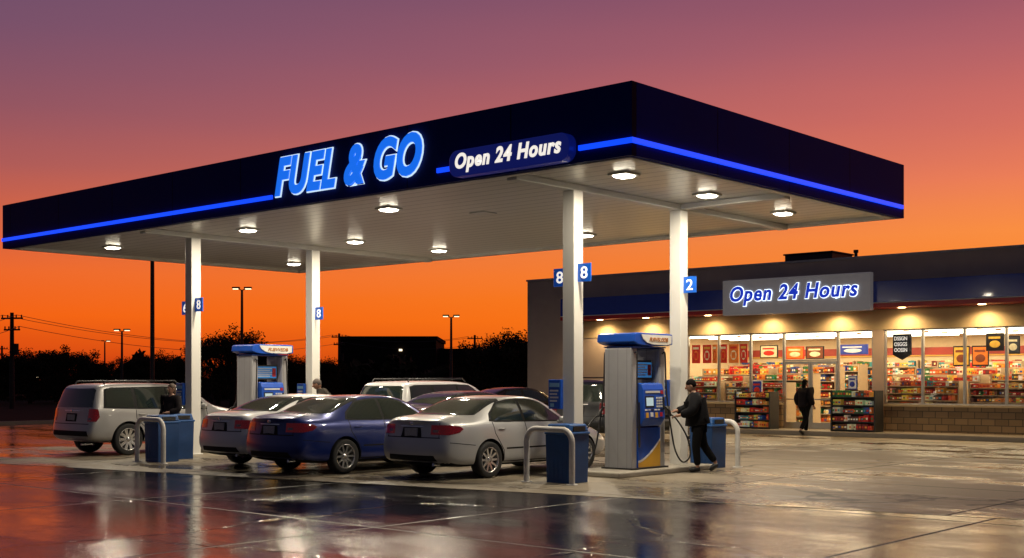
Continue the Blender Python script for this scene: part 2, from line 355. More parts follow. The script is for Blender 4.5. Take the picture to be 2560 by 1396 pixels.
notice(CX[1],1.92,1.5,-1);notice(CX[0],1.62,1.42,-1);notice(CX[0],5.22,1.4,-1);notice(CX[1],5.26,1.5,-1)
def led(x0,x1): ob('light_strip',MB().box(x0,x1,-.04,-.003,5.33,5.41).mesh('ls',[LED]),can)
led(-19.98,-8.72);led(-4.12,-3.68);led(-1.0,.04)
ob('light_strip',MB().box(.003,.04,0,9.6,5.33,5.41).mesh('ls',[LED]),can)
def lamp(px,py):
    D=3.42*3066/(951-py);x,y,_=at(px,D)
    f=ob('ceiling_light',MB().box(x-.2,x+.2,y-.2,y+.2,H+.02,H+.056).mesh('cl',[WHITE]),can,bevel=.008)
    ob('lens',MB().box(x-.14,x+.14,y-.14,y+.14,H+.019,H-.01,t=.2).mesh('le',[LENS]),f)
    ld=bpy.data.lights.new('lamp','AREA');ld.shape='SQUARE';ld.size=.26;ld.energy=165;ld.color=(1,.87,.66)
    lo=bpy.data.objects.new('lamp',ld);COL.objects.link(lo);lo.location=(x,y,H-.03);lo.parent=f
for p in ((1560,440),(1768,490),(1958,535),(972,525),(888,606),(620,577),(282,620),(735,661),(1098,628),(1463,590)): lamp(*p)
for vx,vy in((-6.5,3.3),(-14.4,7.3)): ob('ceiling_vent',MB().box(vx,vx+.4,vy,vy+.4,H+.03,H+.056).mesh('v',[WHITE]),can)
a,b=textmesh('FUEL & GO',4.12,.76,.05,.042,.3,.064,[LBLUE,LWHITE],sp=1.12)
ob('sign_lettering',a,can,(-8.57,-.03,5.35));ob('lettering_outline',b,can,(-8.57,-.028,5.35))
def pill(x0,x1,z0,z1,y0,y1,m,seg=12):
    r=(z1-z0)/2*.8;pts=[]
    for cx,cz,a0 in((x1-r,z1-r,0),(x0+r,z1-r,90),(x0+r,z0+r,180),(x1-r,z0+r,270)):
        for k in range(seg+1):
            a=math.radians(a0+90*k/seg);pts.append((cx+r*math.cos(a),cz+r*math.sin(a)))
    return MB().prism(pts,'y',y0,y1).mesh('pill',[m])
pb=ob('sign_box',pill(-3.66,-1.06,5.17,5.62,-.2,-.004,PILL),can,bevel=.015)
t=textmesh('Open 24 Hours',2.3,.34,.01,.034,.2,mats=[LCREAM],sp=1.12)[0];ob('lettering',t,pb,(-3.51,-.2,5.225))
# ------------------------------------------------------------------ store
FY=21.57;SX0=-20.66;SX1=14;ST=5.63;YB=31
st=thing('convenience_store','low tan shop with lit glass front and blue band','shop')
w=MB().box(SX0,SX1,FY,FY+.25,3.33,ST)
w.box(SX0,-15.75,FY,FY+.25,.15,3.33);w.box(-6.24,-5.88,FY-.02,FY+.25,.15,3.33)
w.box(SX0,SX0+.25,FY+.251,YB,0,ST);w.box(SX0,SX1,YB+.001,YB+.25,0,ST);w.box(SX1-.25,SX1,FY+.251,YB,0,ST)
ob('wall',w.mesh('w',[STUCCO]),st)
ob('wall_panel',MB().box(-18.2,SX1-.1,FY-.02,FY-.003,3.34,3.96).mesh('wp',[STUC2]),st,label='cream wall strip lit by downlights')
ob('roof',MB().box(SX0+.251,SX1-.251,FY+.251,YB,4.9,5.1).mesh('r',[DARKM]),st)
ob('parapet_cap',MB().box(SX0-.04,SX1+.04,FY-.04,FY+.3,ST+.002,ST+.07).mesh('pc',[ALU]),st)
ob('base_wall',MB().box(-15.75,-9.43,FY-.06,FY+.2,.15,.93).box(-7.47,-6.26,FY-.06,FY+.2,.15,.93).box(-5.86,SX1,FY-.06,FY+.2,.15,.93).mesh('bw',[BRICK]),st,bevel=.01)
ob('window_sill',MB().box(-15.75,-9.43,FY-.1,FY+.2,.932,.99).box(-7.47,-6.26,FY-.1,FY+.2,.932,.99).box(-5.86,SX1,FY-.1,FY+.2,.932,.99).mesh('ws',[STUC2]),st)
bd_=MB().box(-18.28,SX1,20.7,FY-.004,4.15,4.8,0).box(-18.28,SX1,20.695,FY-.005,4.122,4.148,2).box(-18.28,SX1,20.69,FY-.006,3.985,4.12,1)
ob('fascia_band',bd_.mesh('fb',[SBLUE,SRED,WHITE]),st,bevel=.008)
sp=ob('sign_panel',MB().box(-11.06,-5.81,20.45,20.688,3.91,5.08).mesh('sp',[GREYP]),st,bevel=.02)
a,b=textmesh('Open 24 Hours',4.55,.66,.04,.03,.2,.056,[LNAVY,HALO],sp=1.13)
ob('lettering',a,sp,(-10.74,20.43,4.2));ob('lettering_halo',b,sp,(-10.74,20.43,4.2))
def window(x0,x1,z0=.99,z1=3.33):
    wn=MB()
    f=.035
    wn.box(x0,x0+f,FY+.02,FY+.12,z0,z1).box(x1-f,x1,FY+.02,FY+.12,z0,z1).box(x0+f,x1-f,FY+.02,FY+.12,z0,z0+f*1.4).box(x0+f,x1-f,FY+.02,FY+.12,z1-f,z1)
    o=ob('window',wn.mesh('wf',[ALU]),st)
    ob('pane',MB().box(x0+f,x1-f,FY+.06,FY+.07,z0+f*1.4,z1-f).mesh('pn',[WGLASS]),o)
xs=[-15.75,-14.48,-13.2,-11.93,-10.67,-9.41]
for a_,b_ in zip(xs,xs[1:]): window(a_+.002,b_-.002)
window(-7.45,-6.25)
xs=[-5.87,-4.64,-3.34,-2.1,-.8,.5,1.8,3.1,4.4]
for a_,b_ in zip(xs,xs[1:]): window(a_+.002,b_-.002)
window(-9.405,-7.46,2.38,3.33)
for x0,x1,hx in((-9.4,-8.44,-8.52),(-8.43,-7.47,-8.35)):
    d=MB();f=.07
    d.box(x0,x0+f,FY+.03,FY+.09,.16,2.37).box(x1-f,x1,FY+.03,FY+.09,.16,2.37).box(x0+f,x1-f,FY+.03,FY+.09,.16,.36).box(x0+f,x1-f,FY+.03,FY+.09,2.28,2.37).box(x0+f,x1-f,FY+.03,FY+.09,1.1,1.14)
    o=ob('door',d.mesh('d',[ALU]),st);ob('handle',MB().tube([(hx,FY+.0,.95),(hx,FY-.04,1.0),(hx,FY-.04,1.35),(hx,FY,1.4)],.015).mesh('h',[CHROME]),o)
    ob('pane',MB().box(x0+f,x1-f,FY+.055,FY+.062,.36,2.28).mesh('pn',[WGLASS]),o)
for x in [on_y(px,21.1) for px in (1500,1615,1770,1915,2085,2255,2455)]+[1.2,4,7]:
    f=ob('downlight',MB().lathe([(.0,3.975),(.1,3.975),(.12,3.984)],'z',(x,21.1,0),20).mesh('dl',[LENSW]),st)
    ld=bpy.data.lights.new('lamp','SPOT');ld.energy=190;ld.color=(1,.68,.32);ld.spot_size=math.radians(160);ld.spot_blend=.8;ld.shadow_soft_size=.08
    lo=bpy.data.objects.new('lamp',ld);COL.objects.link(lo);lo.location=(x,21.1,3.93);lo.parent=f
rx=on_y(1962,25);rx2=on_y(2080,25)
u=thing('rooftop_unit','dark boxy air handling unit on the shop roof','air conditioner',(0,0,0),0,MB().box(rx,rx2,25,26.6,5.1,6.28).box(rx-.05,rx2+.05,24.95,26.65,6.281,6.34).mesh('ru',[DARKM]),bevel=.02)
ob('vent_grille',MB().box(rx+.15,rx2-.15,24.97,24.998,5.75,6.1).mesh('vg',[stripes(mat('grille',(.05,.05,.05),.6),2,.08,.03,.2)]),u)
x=on_y(2140,25);thing('roof_vent_pipe','short dark vent pipe on the shop roof','pipe',(x,25,5.1),0,MB().tube([(0,0,0),(0,0,1.1)],.06).tube([(0,0,1.1),(0,0,1.2)],.09).mesh('vp',[DARKM]))
ob('interior_wall',MB().box(SX0+.26,SX1-.26,YB-.6,YB-.5,.15,4.0).box(-16.5,-16.4,FY+.26,YB-.61,.15,4).mesh('iw',[WALLI]),st)
ob('interior_floor',MB().box(SX0+.26,SX1-.26,FY+.26,YB-.61,.05,.152).mesh('if',[FLOORI]),st)
ob('interior_ceiling',MB().box(-16.39,SX1-.27,FY+.26,YB-.62,3.45,3.55).mesh('ic',[stripes(mat('ceiling_tile',(.7,.6,.46),.8),0,.6,.02,.7)]),st)
ob('wall_sign_band',MB().box(-16,8,YB-.65,YB-.61,2.72,3.0,0).box(-16,8,YB-.655,YB-.61,2.66,2.71,1).mesh('wb',[mat('band_red',(.4,.05,.03),.5,nv=.7,ns=1.2),mat('band_yellow',(.7,.4,.08),.5)]),st)
for k in range(5):
    y=22.6+k*1.6
    x=-16
    while x<8:
        ob('tube_light',MB().box(x,x+2.2,y,y+.12,3.39,3.445).mesh('tl',[TUBE]),st);x+=2.45
for x in (-13.5,-9,-4.5,0,4.5):
    ld=bpy.data.lights.new('shop_lamp','AREA');ld.shape='RECTANGLE';ld.size=4;ld.size_y=7;ld.energy=330;ld.color=(1,.79,.46)
    lo=bpy.data.objects.new('shop_lamp',ld);COL.objects.link(lo);lo.location=(x,26,3.36);lo.parent=st
PC=[lin(*c) for c in((195,40,30),(175,35,28),(225,140,40),(235,200,80),(50,120,60),(45,75,150),(235,230,215),(205,95,40),(225,120,50),(130,35,30),(60,140,150),(110,70,35),(240,215,160),(225,165,80),(235,225,190),(90,60,45))]
def shelf_unit(x0,x1,y0,y1,z0,h,tiers,mi_frame,seed,dens=1.0,back=True,zw=(.05,.11),maxh=None):
    rnd=random.Random(seed);fr=MB()
    fr.box(x0,x0+.04,y0,y1,z0,z0+h).box(x1-.04,x1,y0,y1,z0,z0+h);ym=(y0+y1)/2
    if back: fr.box(x0+.04,x1-.04,ym-.02,ym+.02,z0,z0+h)
    pr=MB();th=h/tiers
    for t in range(tiers):
        zz=z0+.06+t*th;fr.box(x0+.04,x1-.04,y0,y1,zz-.03,zz)
        for side in (0,1):
            x=x0+.06
            while x<x1-.15:
                bw=rnd.uniform(*zw)*1.1;run=rnd.randint(1,4);c=rnd.choice(PC);hh=rnd.uniform(.55,.95)*(th-.04)
                for q in range(run):
                    if x+bw>x1-.05:break
                    if rnd.random()<.93*dens:
                        a0,a1=(y0+.02,ym-.05) if side==0 else (ym+.05,y1-.02)
                        pr.box(x,x+bw*.9,a0+rnd.uniform(0,.05),a1,zz+.002,zz+hh*rnd.uniform(.93,1),c=tuple(v*rnd.uniform(.6,1.05) for v in c))
                        if side==0: pr.box(x+.01,x+bw*.9-.01,a0-.003,a0-.001,zz+hh*.3,zz+hh*.62,c=rnd.choice(PC))
                    x+=bw
            if not back: break
    return fr,pr
def display(name,label,cat,x0,x1,y0,y1,z0,h,tiers,fm,seed,**k):
    fr,pr=shelf_unit(x0,x1,y0,y1,z0,h,tiers,0,seed,**k)
    o=thing(name,label,cat,(0,0,0),0,fr.mesh('fr',[fm]),group='shop shelves')
    ob('packaged_goods',pr.mesh('pr',[PROD],recalc=False),o,kind='stuff')
xa=on_y(1848,20.8);xb=on_y(1936,20.8);display('display_shelf','black outdoor rack of bottled goods on the pavement','shelf',xa,xb,20.5,21.1,.15,1.22,5,SHELF,1,zw=(.06,.08))
xa=on_y(2087,20.8);xb=on_y(2198,20.8);display('display_shelf','black outdoor rack full of snack packs beside door','shelf',xa,xb,20.5,21.1,.15,1.28,5,SHELF,2,zw=(.06,.09))
sd=10
for row,(y,h) in enumerate(((22.6,1.5),(24.4,1.75),(26.3,2.0),(28.2,2.15))):
    for x in ((-15.6,-12.6),(-12.3,-9.9),(-6.9,-3.9),(-3.6,-.6),(-.3,2.7),(3.0,6.0)):
        display('display_shelf','double sided shop shelf packed with colourful goods','shelf',x[0],x[1],y,y+.75,.155,h+.12*random.random(),7,SHELFI,sd);sd+=1
for k in range(8):
    display('display_shelf','tall wall shelf packed with drinks and snacks','shelf',-16+k*2.6,-13.5+k*2.6,YB-1.2,YB-.65,.155,2.35,8,SHELFI,sd,zw=(.07,.1),back=False);sd+=1
def flat(name,label,cat,px0,px1,z0,z1,y,cols,kind=0,grp=None,em=0):
    x0,x1=on_y(px0,y),on_y(px1,y);w=x1-x0;h=z1-z0;m=MB().box(x0,x1,y,y+.03,z0,z1,0)
    if kind==0:
        m.ell(((x0+x1)/2,y-.002,z0+h*.42),(w*.3,.004,h*.26),1);m.box(x0+w*.15,x1-w*.15,y-.006,y-.001,z0+h*.76,z0+h*.88,2);m.box(x0+w*.3,x1-w*.3,y-.01,y-.005,z0+h*.25,z0+h*.58,0)
    else:
        m.box(x0+w*.06,x1-w*.06,y-.006,y-.001,z0+h*.07,z0+h*.93,1);m.ell(((x0+x1)/2,y-.008,z0+h*.38),(w*.3,.004,h*.2),2);m.box(x0+w*.15,x1-w*.2,y-.01,y-.007,z0+h*.68,z0+h*.8,2)
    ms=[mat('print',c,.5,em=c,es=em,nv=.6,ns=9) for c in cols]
    return thing(name,label,cat,(0,0,0),0,m.mesh('fl',ms),group=grp)
R=lin(205,45,20);O=lin(235,115,35);CR=lin(245,210,160);WHT=lin(235,230,220);DK=lin(25,20,20);BL=lin(40,60,150);Y=lin(225,165,60);BRN=lin(120,60,30)
for p0,p1,c in ((1730,1750,(R,O,CR)),(1757,1778,(R,CR,Y)),(1781,1792,(O,R,CR)),(1800,1817,(R,O,CR)),(1822,1846,(O,CR,R)),(1850,1868,(R,CR,Y))):
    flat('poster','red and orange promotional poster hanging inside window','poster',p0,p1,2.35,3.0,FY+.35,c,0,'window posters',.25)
flat('menu_screen','lit menu screen hanging above the counter','screen',1900,1945,2.55,3.0,24,(DK,CR,R),1,'menu screens',.4)
flat('menu_screen','long lit red menu board above the counter','screen',1965,2010,2.5,2.95,24.5,(R,O,CR),1,'menu screens',.3)
flat('menu_screen','lit menu board with food pictures','screen',2015,2060,2.5,2.95,24.5,(DK,BRN,CR),1,'menu screens',.4)
flat('banner','blue striped banner hanging inside shop','banner',2095,2170,2.65,3.0,25,(BL,BL,WHT),1,'menu screens',.2)
flat('menu_screen','lit orange menu screen on rear shop wall','screen',2383,2424,2.2,2.85,24,(DK,Y,BRN),1,'menu screens',.35)
flat('menu_screen','lit yellow menu screen on rear shop wall','screen',2430,2472,2.2,2.85,24,(DK,O,BRN),1,'menu screens',.35)
flat('menu_screen','dark screen showing a round food dish','screen',2465,2510,2.65,3.2,23,(DK,DK,Y),1,'menu screens',.4)
flat('menu_screen','dark hanging screen with pale picture','screen',2516,2550,2.55,3.1,23,(DK,lin(60,60,60),CR),1,'menu screens',.4)
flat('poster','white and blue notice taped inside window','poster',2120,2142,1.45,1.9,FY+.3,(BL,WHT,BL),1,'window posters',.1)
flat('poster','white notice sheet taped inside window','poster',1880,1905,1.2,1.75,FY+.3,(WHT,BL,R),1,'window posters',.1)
x0=on_y(2232,FY+.3);x1=on_y(2279,FY+.3);xm=(x0+x1)/2
pn=thing('pennant_sign','black pennant sign with pale lettering hung in window','sign',(0,0,0),0,MB().prism([(x0,3.2),(x1,3.2),(x1,2.55),(xm,2.38),(x0,2.55)],'y',FY+.3,FY+.32).mesh('pn',[BLACK]))
for k,s in enumerate(('DSSGN','OSGGS','OOSSN')):
    ob('lettering',textmesh(s,.42,.12,.004,.01,mats=[LCREAM])[0],pn,(x0+.05,FY+.299,3.0-k*.18))
# ------------------------------------------------------------------ island, hoops, bins
for x,y0,y1 in((CX[1],2.5,5.75),(CX[0],2.2,6.2)):
    thing('pump_island','low raised concrete island under the fuel pump','island',(x,0,0),0,MB().box(-.62,.58,y0,y1,0,.1).mesh('is',[CONC]),bevel=.025,group='pump islands')
HW=mat('hoop_white',(.55,.53,.5),.45,nv=.25,ns=9)
def hoop(loc,label):
    pts=[];w=.5;r=.22;h=.92
    pts+=[(-w,0,0),(-w,0,h-r)]
    for k in range(1,7):a=math.radians(180-15*k);pts.append((-w+r+r*math.cos(a),0,h-r+r*math.sin(a)))
    for k in range(1,7):a=math.radians(90-15*k);pts.append((w-r+r*math.cos(a),0,h-r+r*math.sin(a)))
    pts+=[(w,0,0)]
    m=MB().tube(pts,.05,12);m.lathe([(0,.012),(.1,.012),(.1,0)],'z',(-w,0,0),16);m.lathe([(0,.012),(.1,.012),(.1,0)],'z',(w,0,0),16)
    return thing('hoop_bollard',label,'bollard',loc,0,m.mesh('hb',[HW]),group='hoop bollards')
hoop((-2.39,.92,.004),'white steel hoop bollard in front of blue bin');hoop((-12.06,-.66,.004),'white steel hoop bollard beside blue bins');hoop((-2.52,6.4,.004),'white steel hoop bollard at island end')
def bin_(loc,label,first=[None]):
    if first[0] is None:
        o=thing('rubbish_bin',label,'bin',loc,0,None,group='blue service bins')
        b=MB().box(-.25,.25,-.25,.25,.0,.82,t=-.06)
        for k in range(-2,3): b.box(k*.09-.01,k*.09+.01,-.262,-.25,.08,.7)
        ob('body',b.mesh('bb',[BINB]),o,bevel=.018)
        l_=MB().box(-.285,.285,-.285,.285,.821,.87).box(-.265,.265,-.265,.265,.871,1.0,t=.12)
        ob('lid',l_.mesh('bl',[BINL]),o,bevel=.02)
        ob('flap',MB().box(-.16,.16,-.272,-.255,.885,.965).mesh('bf',[BLACK]),o)
        ob('flap',MB().box(.255,.272,-.16,.16,.885,.965).mesh('bf',[BLACK]),o)
        first[0]=o;return o
    n_=copy_thing(first[0],loc,0,label=label);return n_
bin_((-2.3,1.3,.004),'blue plastic bin between hoop bollard and column');bin_((-12.2,-.28,.004),'blue plastic bin behind hoop bollard')
bin_((-12.75,.45,.004),'dark blue bin standing behind another bin');bin_((-2.42,5.93,.004),'blue bin behind standing man')
# ------------------------------------------------------------------ fuel pump
MEDIA=mat('media_blue',(.02,.12,.3),.3,em=(.03,.16,.38),es=.6,nv=.4,ns=20)
def pump(loc,txt,label):
    o=thing('fuel_pump',label,'fuel pump',loc,0,None,group='fuel pumps');o.scale=(1,1,.955)
    for y0,y1 in((-.55,-.36),(.36,.55)):
        m=MB().box(-.31,.31,y0,y1,0,2.36)
        ob('end_post',m.mesh('ep',[GREY]),o,bevel=.03)
    c=MB().box(-.27,.27,-.358,.358,0,1.62,0)
    ob('cabinet',c.mesh('cb',[DBLUE]),o)
    for s in (1,-1):
        m=MB();m.box(*(sorted((s*.272,s*.325))),-.352,.352,.03,.8,0)
        cur=[(-.352+.704*t,.12+.42*t**1.6) for t in [k/10 for k in range(11)]]
        q1=[(-.352,.035),(.352,.035)]+[(y,z) for y,z in reversed(cur)]
        m.prism(q1,'x',*sorted((s*.326,s*.331)),1)
        q2=[(y,z+.005) for y,z in cur]+[(y,z+.045) for y,z in reversed(cur)]
        m.prism(q2,'x',*sorted((s*.326,s*.332)),2)
        ob('skirt_panel',m.mesh('sk',[BLUE,YEL,WHITE]),o)
        prof=[(s*.272,.82),(s*.36,.84),(s*.45,.98),(s*.42,1.55),(s*.38,1.66),(s*.272,1.68)]
        m=MB().prism(prof,'y',-.34,.34,0)
        h=ob('control_panel',m.mesh('cp',[BLUE]),o,bevel=.015)
        def px(z): 
            return s*(.45-(z-.98)/.57*.03)
        def plate(y0,y1,z0,z1,mi,mm,d=.006):
            xa,xb=px(z0),px(z1);y0,y1=sorted((y0*s,y1*s))
            vs=[(xa+s*d,y0,z0),(xa+s*d,y1,z0),(xb+s*d,y1,z1),(xb+s*d,y0,z1),(xa-s*.01,y0,z0),(xa-s*.01,y1,z0),(xb-s*.01,y1,z1),(xb-s*.01,y0,z1)]
            mm.add(vs,[(0,1,2,3),(4,5,6,7),(0,1,5,4),(1,2,6,5),(2,3,7,6),(3,0,4,7)],mi)
        m=MB();plate(-.28,.0,1.2,1.42,1,m);plate(-.25,-.03,1.23,1.39,0,m,.01)
        for k in range(3):
            for j in range(4): plate(.07+k*.07,.12+k*.07,1.2+j*.055,1.235+j*.055,2,m,.012)
        for k in range(4): plate(-.28+k*.15,-.2+k*.15,1.0+.02*(k%2),1.1,(4,5,4,6)[k],m,.01)
        for k in range(6): plate(-.3+k*.1,-.23+k*.1,1.14,1.165,(5,2,1)[k%3],m,.009)
        plate(-.26,.2,1.48,1.52,2,m,.008);plate(.22,.3,1.46,1.53,6,m,.009)
        plate(.28,.32,1.15,1.4,1,m,.02)
        ob('display',m.mesh('dp',[SCREEN,BLACK,PAPER,BLUE,YEL,WHITE,SRED]),h)
        m=MB().box(*sorted((s*.1,s*.16)),-.33,.33,1.74,2.12,0);m.box(*sorted((s*.161,s*.167)),-.3,.3,1.78,2.08,1)
        for k in range(5): m.box(*sorted((s*.168,s*.172)),-.27,.1+.05*(k%3),1.82+k*.05,1.845+k*.05,2)
        m.box(*sorted((s*.168,s*.172)),.17,.28,1.82,2.04,3)
        ob('media_screen',m.mesh('ms',[BLACK,MEDIA,PAPER,SRED]),o)
        ys=.45*s
        m=MB().tube(spline([(s*.31,ys,2.25),(s*.36,ys,2.28),(s*.38,ys,2.15),(s*.39,ys+.02*s,1.5),(s*.47,ys+.05*s,.8),(s*.53,ys+.12*s,.32),(s*.6,ys+.27*s,.1),(s*.66,ys+.42*s,.24),(s*.6,ys+.4*s,.6),(s*.5,ys+.2*s,.95),(s*.44,ys+.08*s,1.05)]),.016,8)
        ob('hose',m.mesh('ho',[BLACK]),o)
        m=MB().tube([(s*.44,ys+.08*s,1.02),(s*.44,ys+.04*s,1.12),(s*.4,ys,1.2),(s*.34,ys-.02*s,1.16)],[.022,.03,.028,.013],8);m.box(*sorted((s*.40,s*.47)),ys-.02,ys+.02,1.0,1.04)
        ob('nozzle',m.mesh('nz',[BLACK]),o)
        m=MB().tube(spline([(s*.31,-ys,2.25),(s*.36,-ys,2.26),(s*.37,-ys,2.1),(s*.39,-ys-.03*s,1.4),(s*.46,-ys-.08*s,.6),(s*.44,-ys-.02*s,.45),(s*.4,-ys+.04*s,.7),(s*.38,-ys+.05*s,1.3)]),.014,8)
        ob('hose',m.mesh('ho',[BLACK]),o)
    prof=[(-.62,2.47),(-.60,2.62),(-.5,2.645),(.5,2.645),(.62,2.63),(.62,2.43),(.45,2.4),(.1,2.39),(-.3,2.4),(-.5,2.425)]
    v=MB().prism(prof,'x',-.43,.43).box(-.34,.34,-.54,.54,2.361,2.388)
    vo=ob('valance',v.mesh('va',[BLUE]),o,bevel=.022)
    for s in(1,-1):
        pts=[(s*y,z) for y,z in [(-.42,2.615),(-.36,2.53),(-.24,2.46),(-.05,2.425),(.4,2.42),(.56,2.45),(.57,2.61)]]
        ob('logo_panel',MB().prism(pts,'x',*sorted((s*.432,s*.445))).mesh('lp',[WHITE]),vo)
        t=textmesh(txt,.6,.08,.006,.012,.25,mats=[GOLD])[0]
        ob('lettering',t,vo,(s*.447,-.16*s,2.48),(0,0,s*math.pi/2))
    m=MB().box(-.36,.36,-.58,.58,-.01,.03);ob('plinth',m.mesh('pl',[DARKM]),o)
    return o
pump((-2.69,3.82,.1),'FLRV/SLODB','tall blue and grey fuel pump with man refuelling beside it')
pump((-13.9,3.65,.1),'FLIEVVSDB','tall blue and grey fuel pump between two white columns')
# ------------------------------------------------------------------ cars
def tmpobj(me):
    o=bpy.data.objects.new('tmp',me);COL.objects.link(o);return o
def boolop(mA,mB,op):
    a=tmpobj(mA);b=tmpobj(mB);m=a.modifiers.new('b','BOOLEAN');m.object=b;m.operation=op;m.solver='EXACT'
    r=evalmesh(a);bpy.data.objects.remove(a);bpy.data.objects.remove(b);return r
def shell(st,dxz,fxz,bulge=.07):
    def interp(tb,z):
        if z<=tb[0][0]:return tb[0][1]
        for (a,b),(c,d) in zip(tb,tb[1:]):
            if z<=c:return b+(d-b)*(z-a)/(c-a)
        return tb[-1][1]
    rings=[];N=len(st)
    for i,(x,zb,hw,zs,hws,zr,hwr) in enumerate(st):
        half=[(0,zb),(hw*.6,zb),(hw*.93,zb+.02),(hw*.99,zb+.14),(hw,zb+(zs-zb)*.5),(hw*.995,zb+(zs-zb)*.80),(hws*1.01,zs-.01),((hws+hwr)/2+.012,(zs+zr-.05)/2),(hwr,zr-.045),(hwr*.88,zr-.012),(hwr*.5,zr),(0,zr+.004)]
        r=[]
        fr=[1,.85,.4][i] if i<3 else 0;ff=[1,.85,.4][N-1-i] if N-1-i<3 else 0
        for y,z in half: r.append(Vector((x+fr*interp(dxz,z)-ff*interp(fxz,z),y,z)))
        rings.append(r)
    bm=bmesh.new();V=[]
    n=len(rings[0])
    for r in rings:
        right=[bm.verts.new((p.x,-p.y,p.z)) for p in r];left=[right[0]]+[bm.verts.new(p) for p in r[1:-1]]+[right[-1]]
        V.append((right,left))
    for (r0,l0),(r1,l1) in zip(V,V[1:]):
        for k in range(n-1):
            for a,b in((r0,r1),(l0,l1)): bm.faces.new((a[k],a[k+1],b[k+1],b[k]))
    for ei,sg in((0,-1),(N-1,1)):
        R_,L_=V[ei];cols=[R_]
        for f in(-.55,0,.55):
            c=[R_[0]]
            for k in range(1,n-1):
                y=L_[k].co.y*f;c.append(bm.verts.new((L_[k].co.x+sg*bulge*(1-f*f)*min(1,L_[k].co.y/.6),y,L_[k].co.z)))
            c.append(R_[-1]);cols.append(c)
        cols.append(L_)
        for a,b in zip(cols,cols[1:]):
            for k in range(n-1):
                q=[]
                for vv in(a[k],a[k+1],b[k+1],b[k]):
                    if vv not in q:q.append(vv)
                if len(q)>2:bm.faces.new(q)
    bmesh.ops.recalc_face_normals(bm,faces=bm.faces)
    me=bpy.data.meshes.new('shell');bm.to_mesh(me);bm.free()
    o=tmpobj(me);s=o.modifiers.new('s','SUBSURF');s.levels=2;s.render_levels=2;r=evalmesh(o);bpy.data.objects.remove(o);return r
def offset(me,d):
    m=me.copy();nn=[v.normal.copy() for v in m.vertices]
    for v,q in zip(m.vertices,nn): v.co+=q*d
    return m
SED=[(0,.32,.78,.95,.72,1.05,.62),(.10,.25,.86,.99,.80,1.09,.68),(.36,.21,.895,1.0,.83,1.12,.68),(.66,.2,.90,1.0,.84,1.13,.67),(.92,.2,.905,.995,.85,1.25,.63),(1.32,.2,.905,.985,.85,1.40,.6),(1.75,.19,.905,.97,.85,1.455,.59),(2.25,.19,.905,.955,.85,1.465,.6),(2.7,.19,.905,.945,.85,1.43,.61),(3.08,.19,.905,.935,.84,1.26,.65),(3.42,.2,.90,.925,.83,1.03,.70),(3.7,.2,.895,.88,.82,.975,.68),(4.2,.21,.88,.8,.79,.90,.62),(4.56,.24,.82,.68,.72,.79,.55),(4.74,.3,.7,.56,.6,.64,.48)]
SUV=[(0,.40,.85,1.06,.86,1.56,.68),(.07,.34,.92,1.08,.905,1.62,.735),(.32,.3,.945,1.09,.925,1.66,.755),(.85,.28,.95,1.09,.93,1.675,.755),(1.5,.28,.95,1.08,.93,1.68,.755),(2.1,.28,.95,1.07,.93,1.675,.755),(2.6,.28,.95,1.05,.925,1.645,.74),(2.98,.28,.94,1.04,.90,1.47,.74),(3.35,.28,.94,1.02,.89,1.18,.76),(3.6,.29,.935,.99,.88,1.1,.76),(4.1,.3,.92,.93,.86,1.04,.72),(4.52,.34,.87,.82,.8,.92,.62),(4.7,.42,.75,.7,.68,.78,.55)]
SHELLS={}
GMOULD=mat('grey_moulding',(.25,.25,.25),.5)
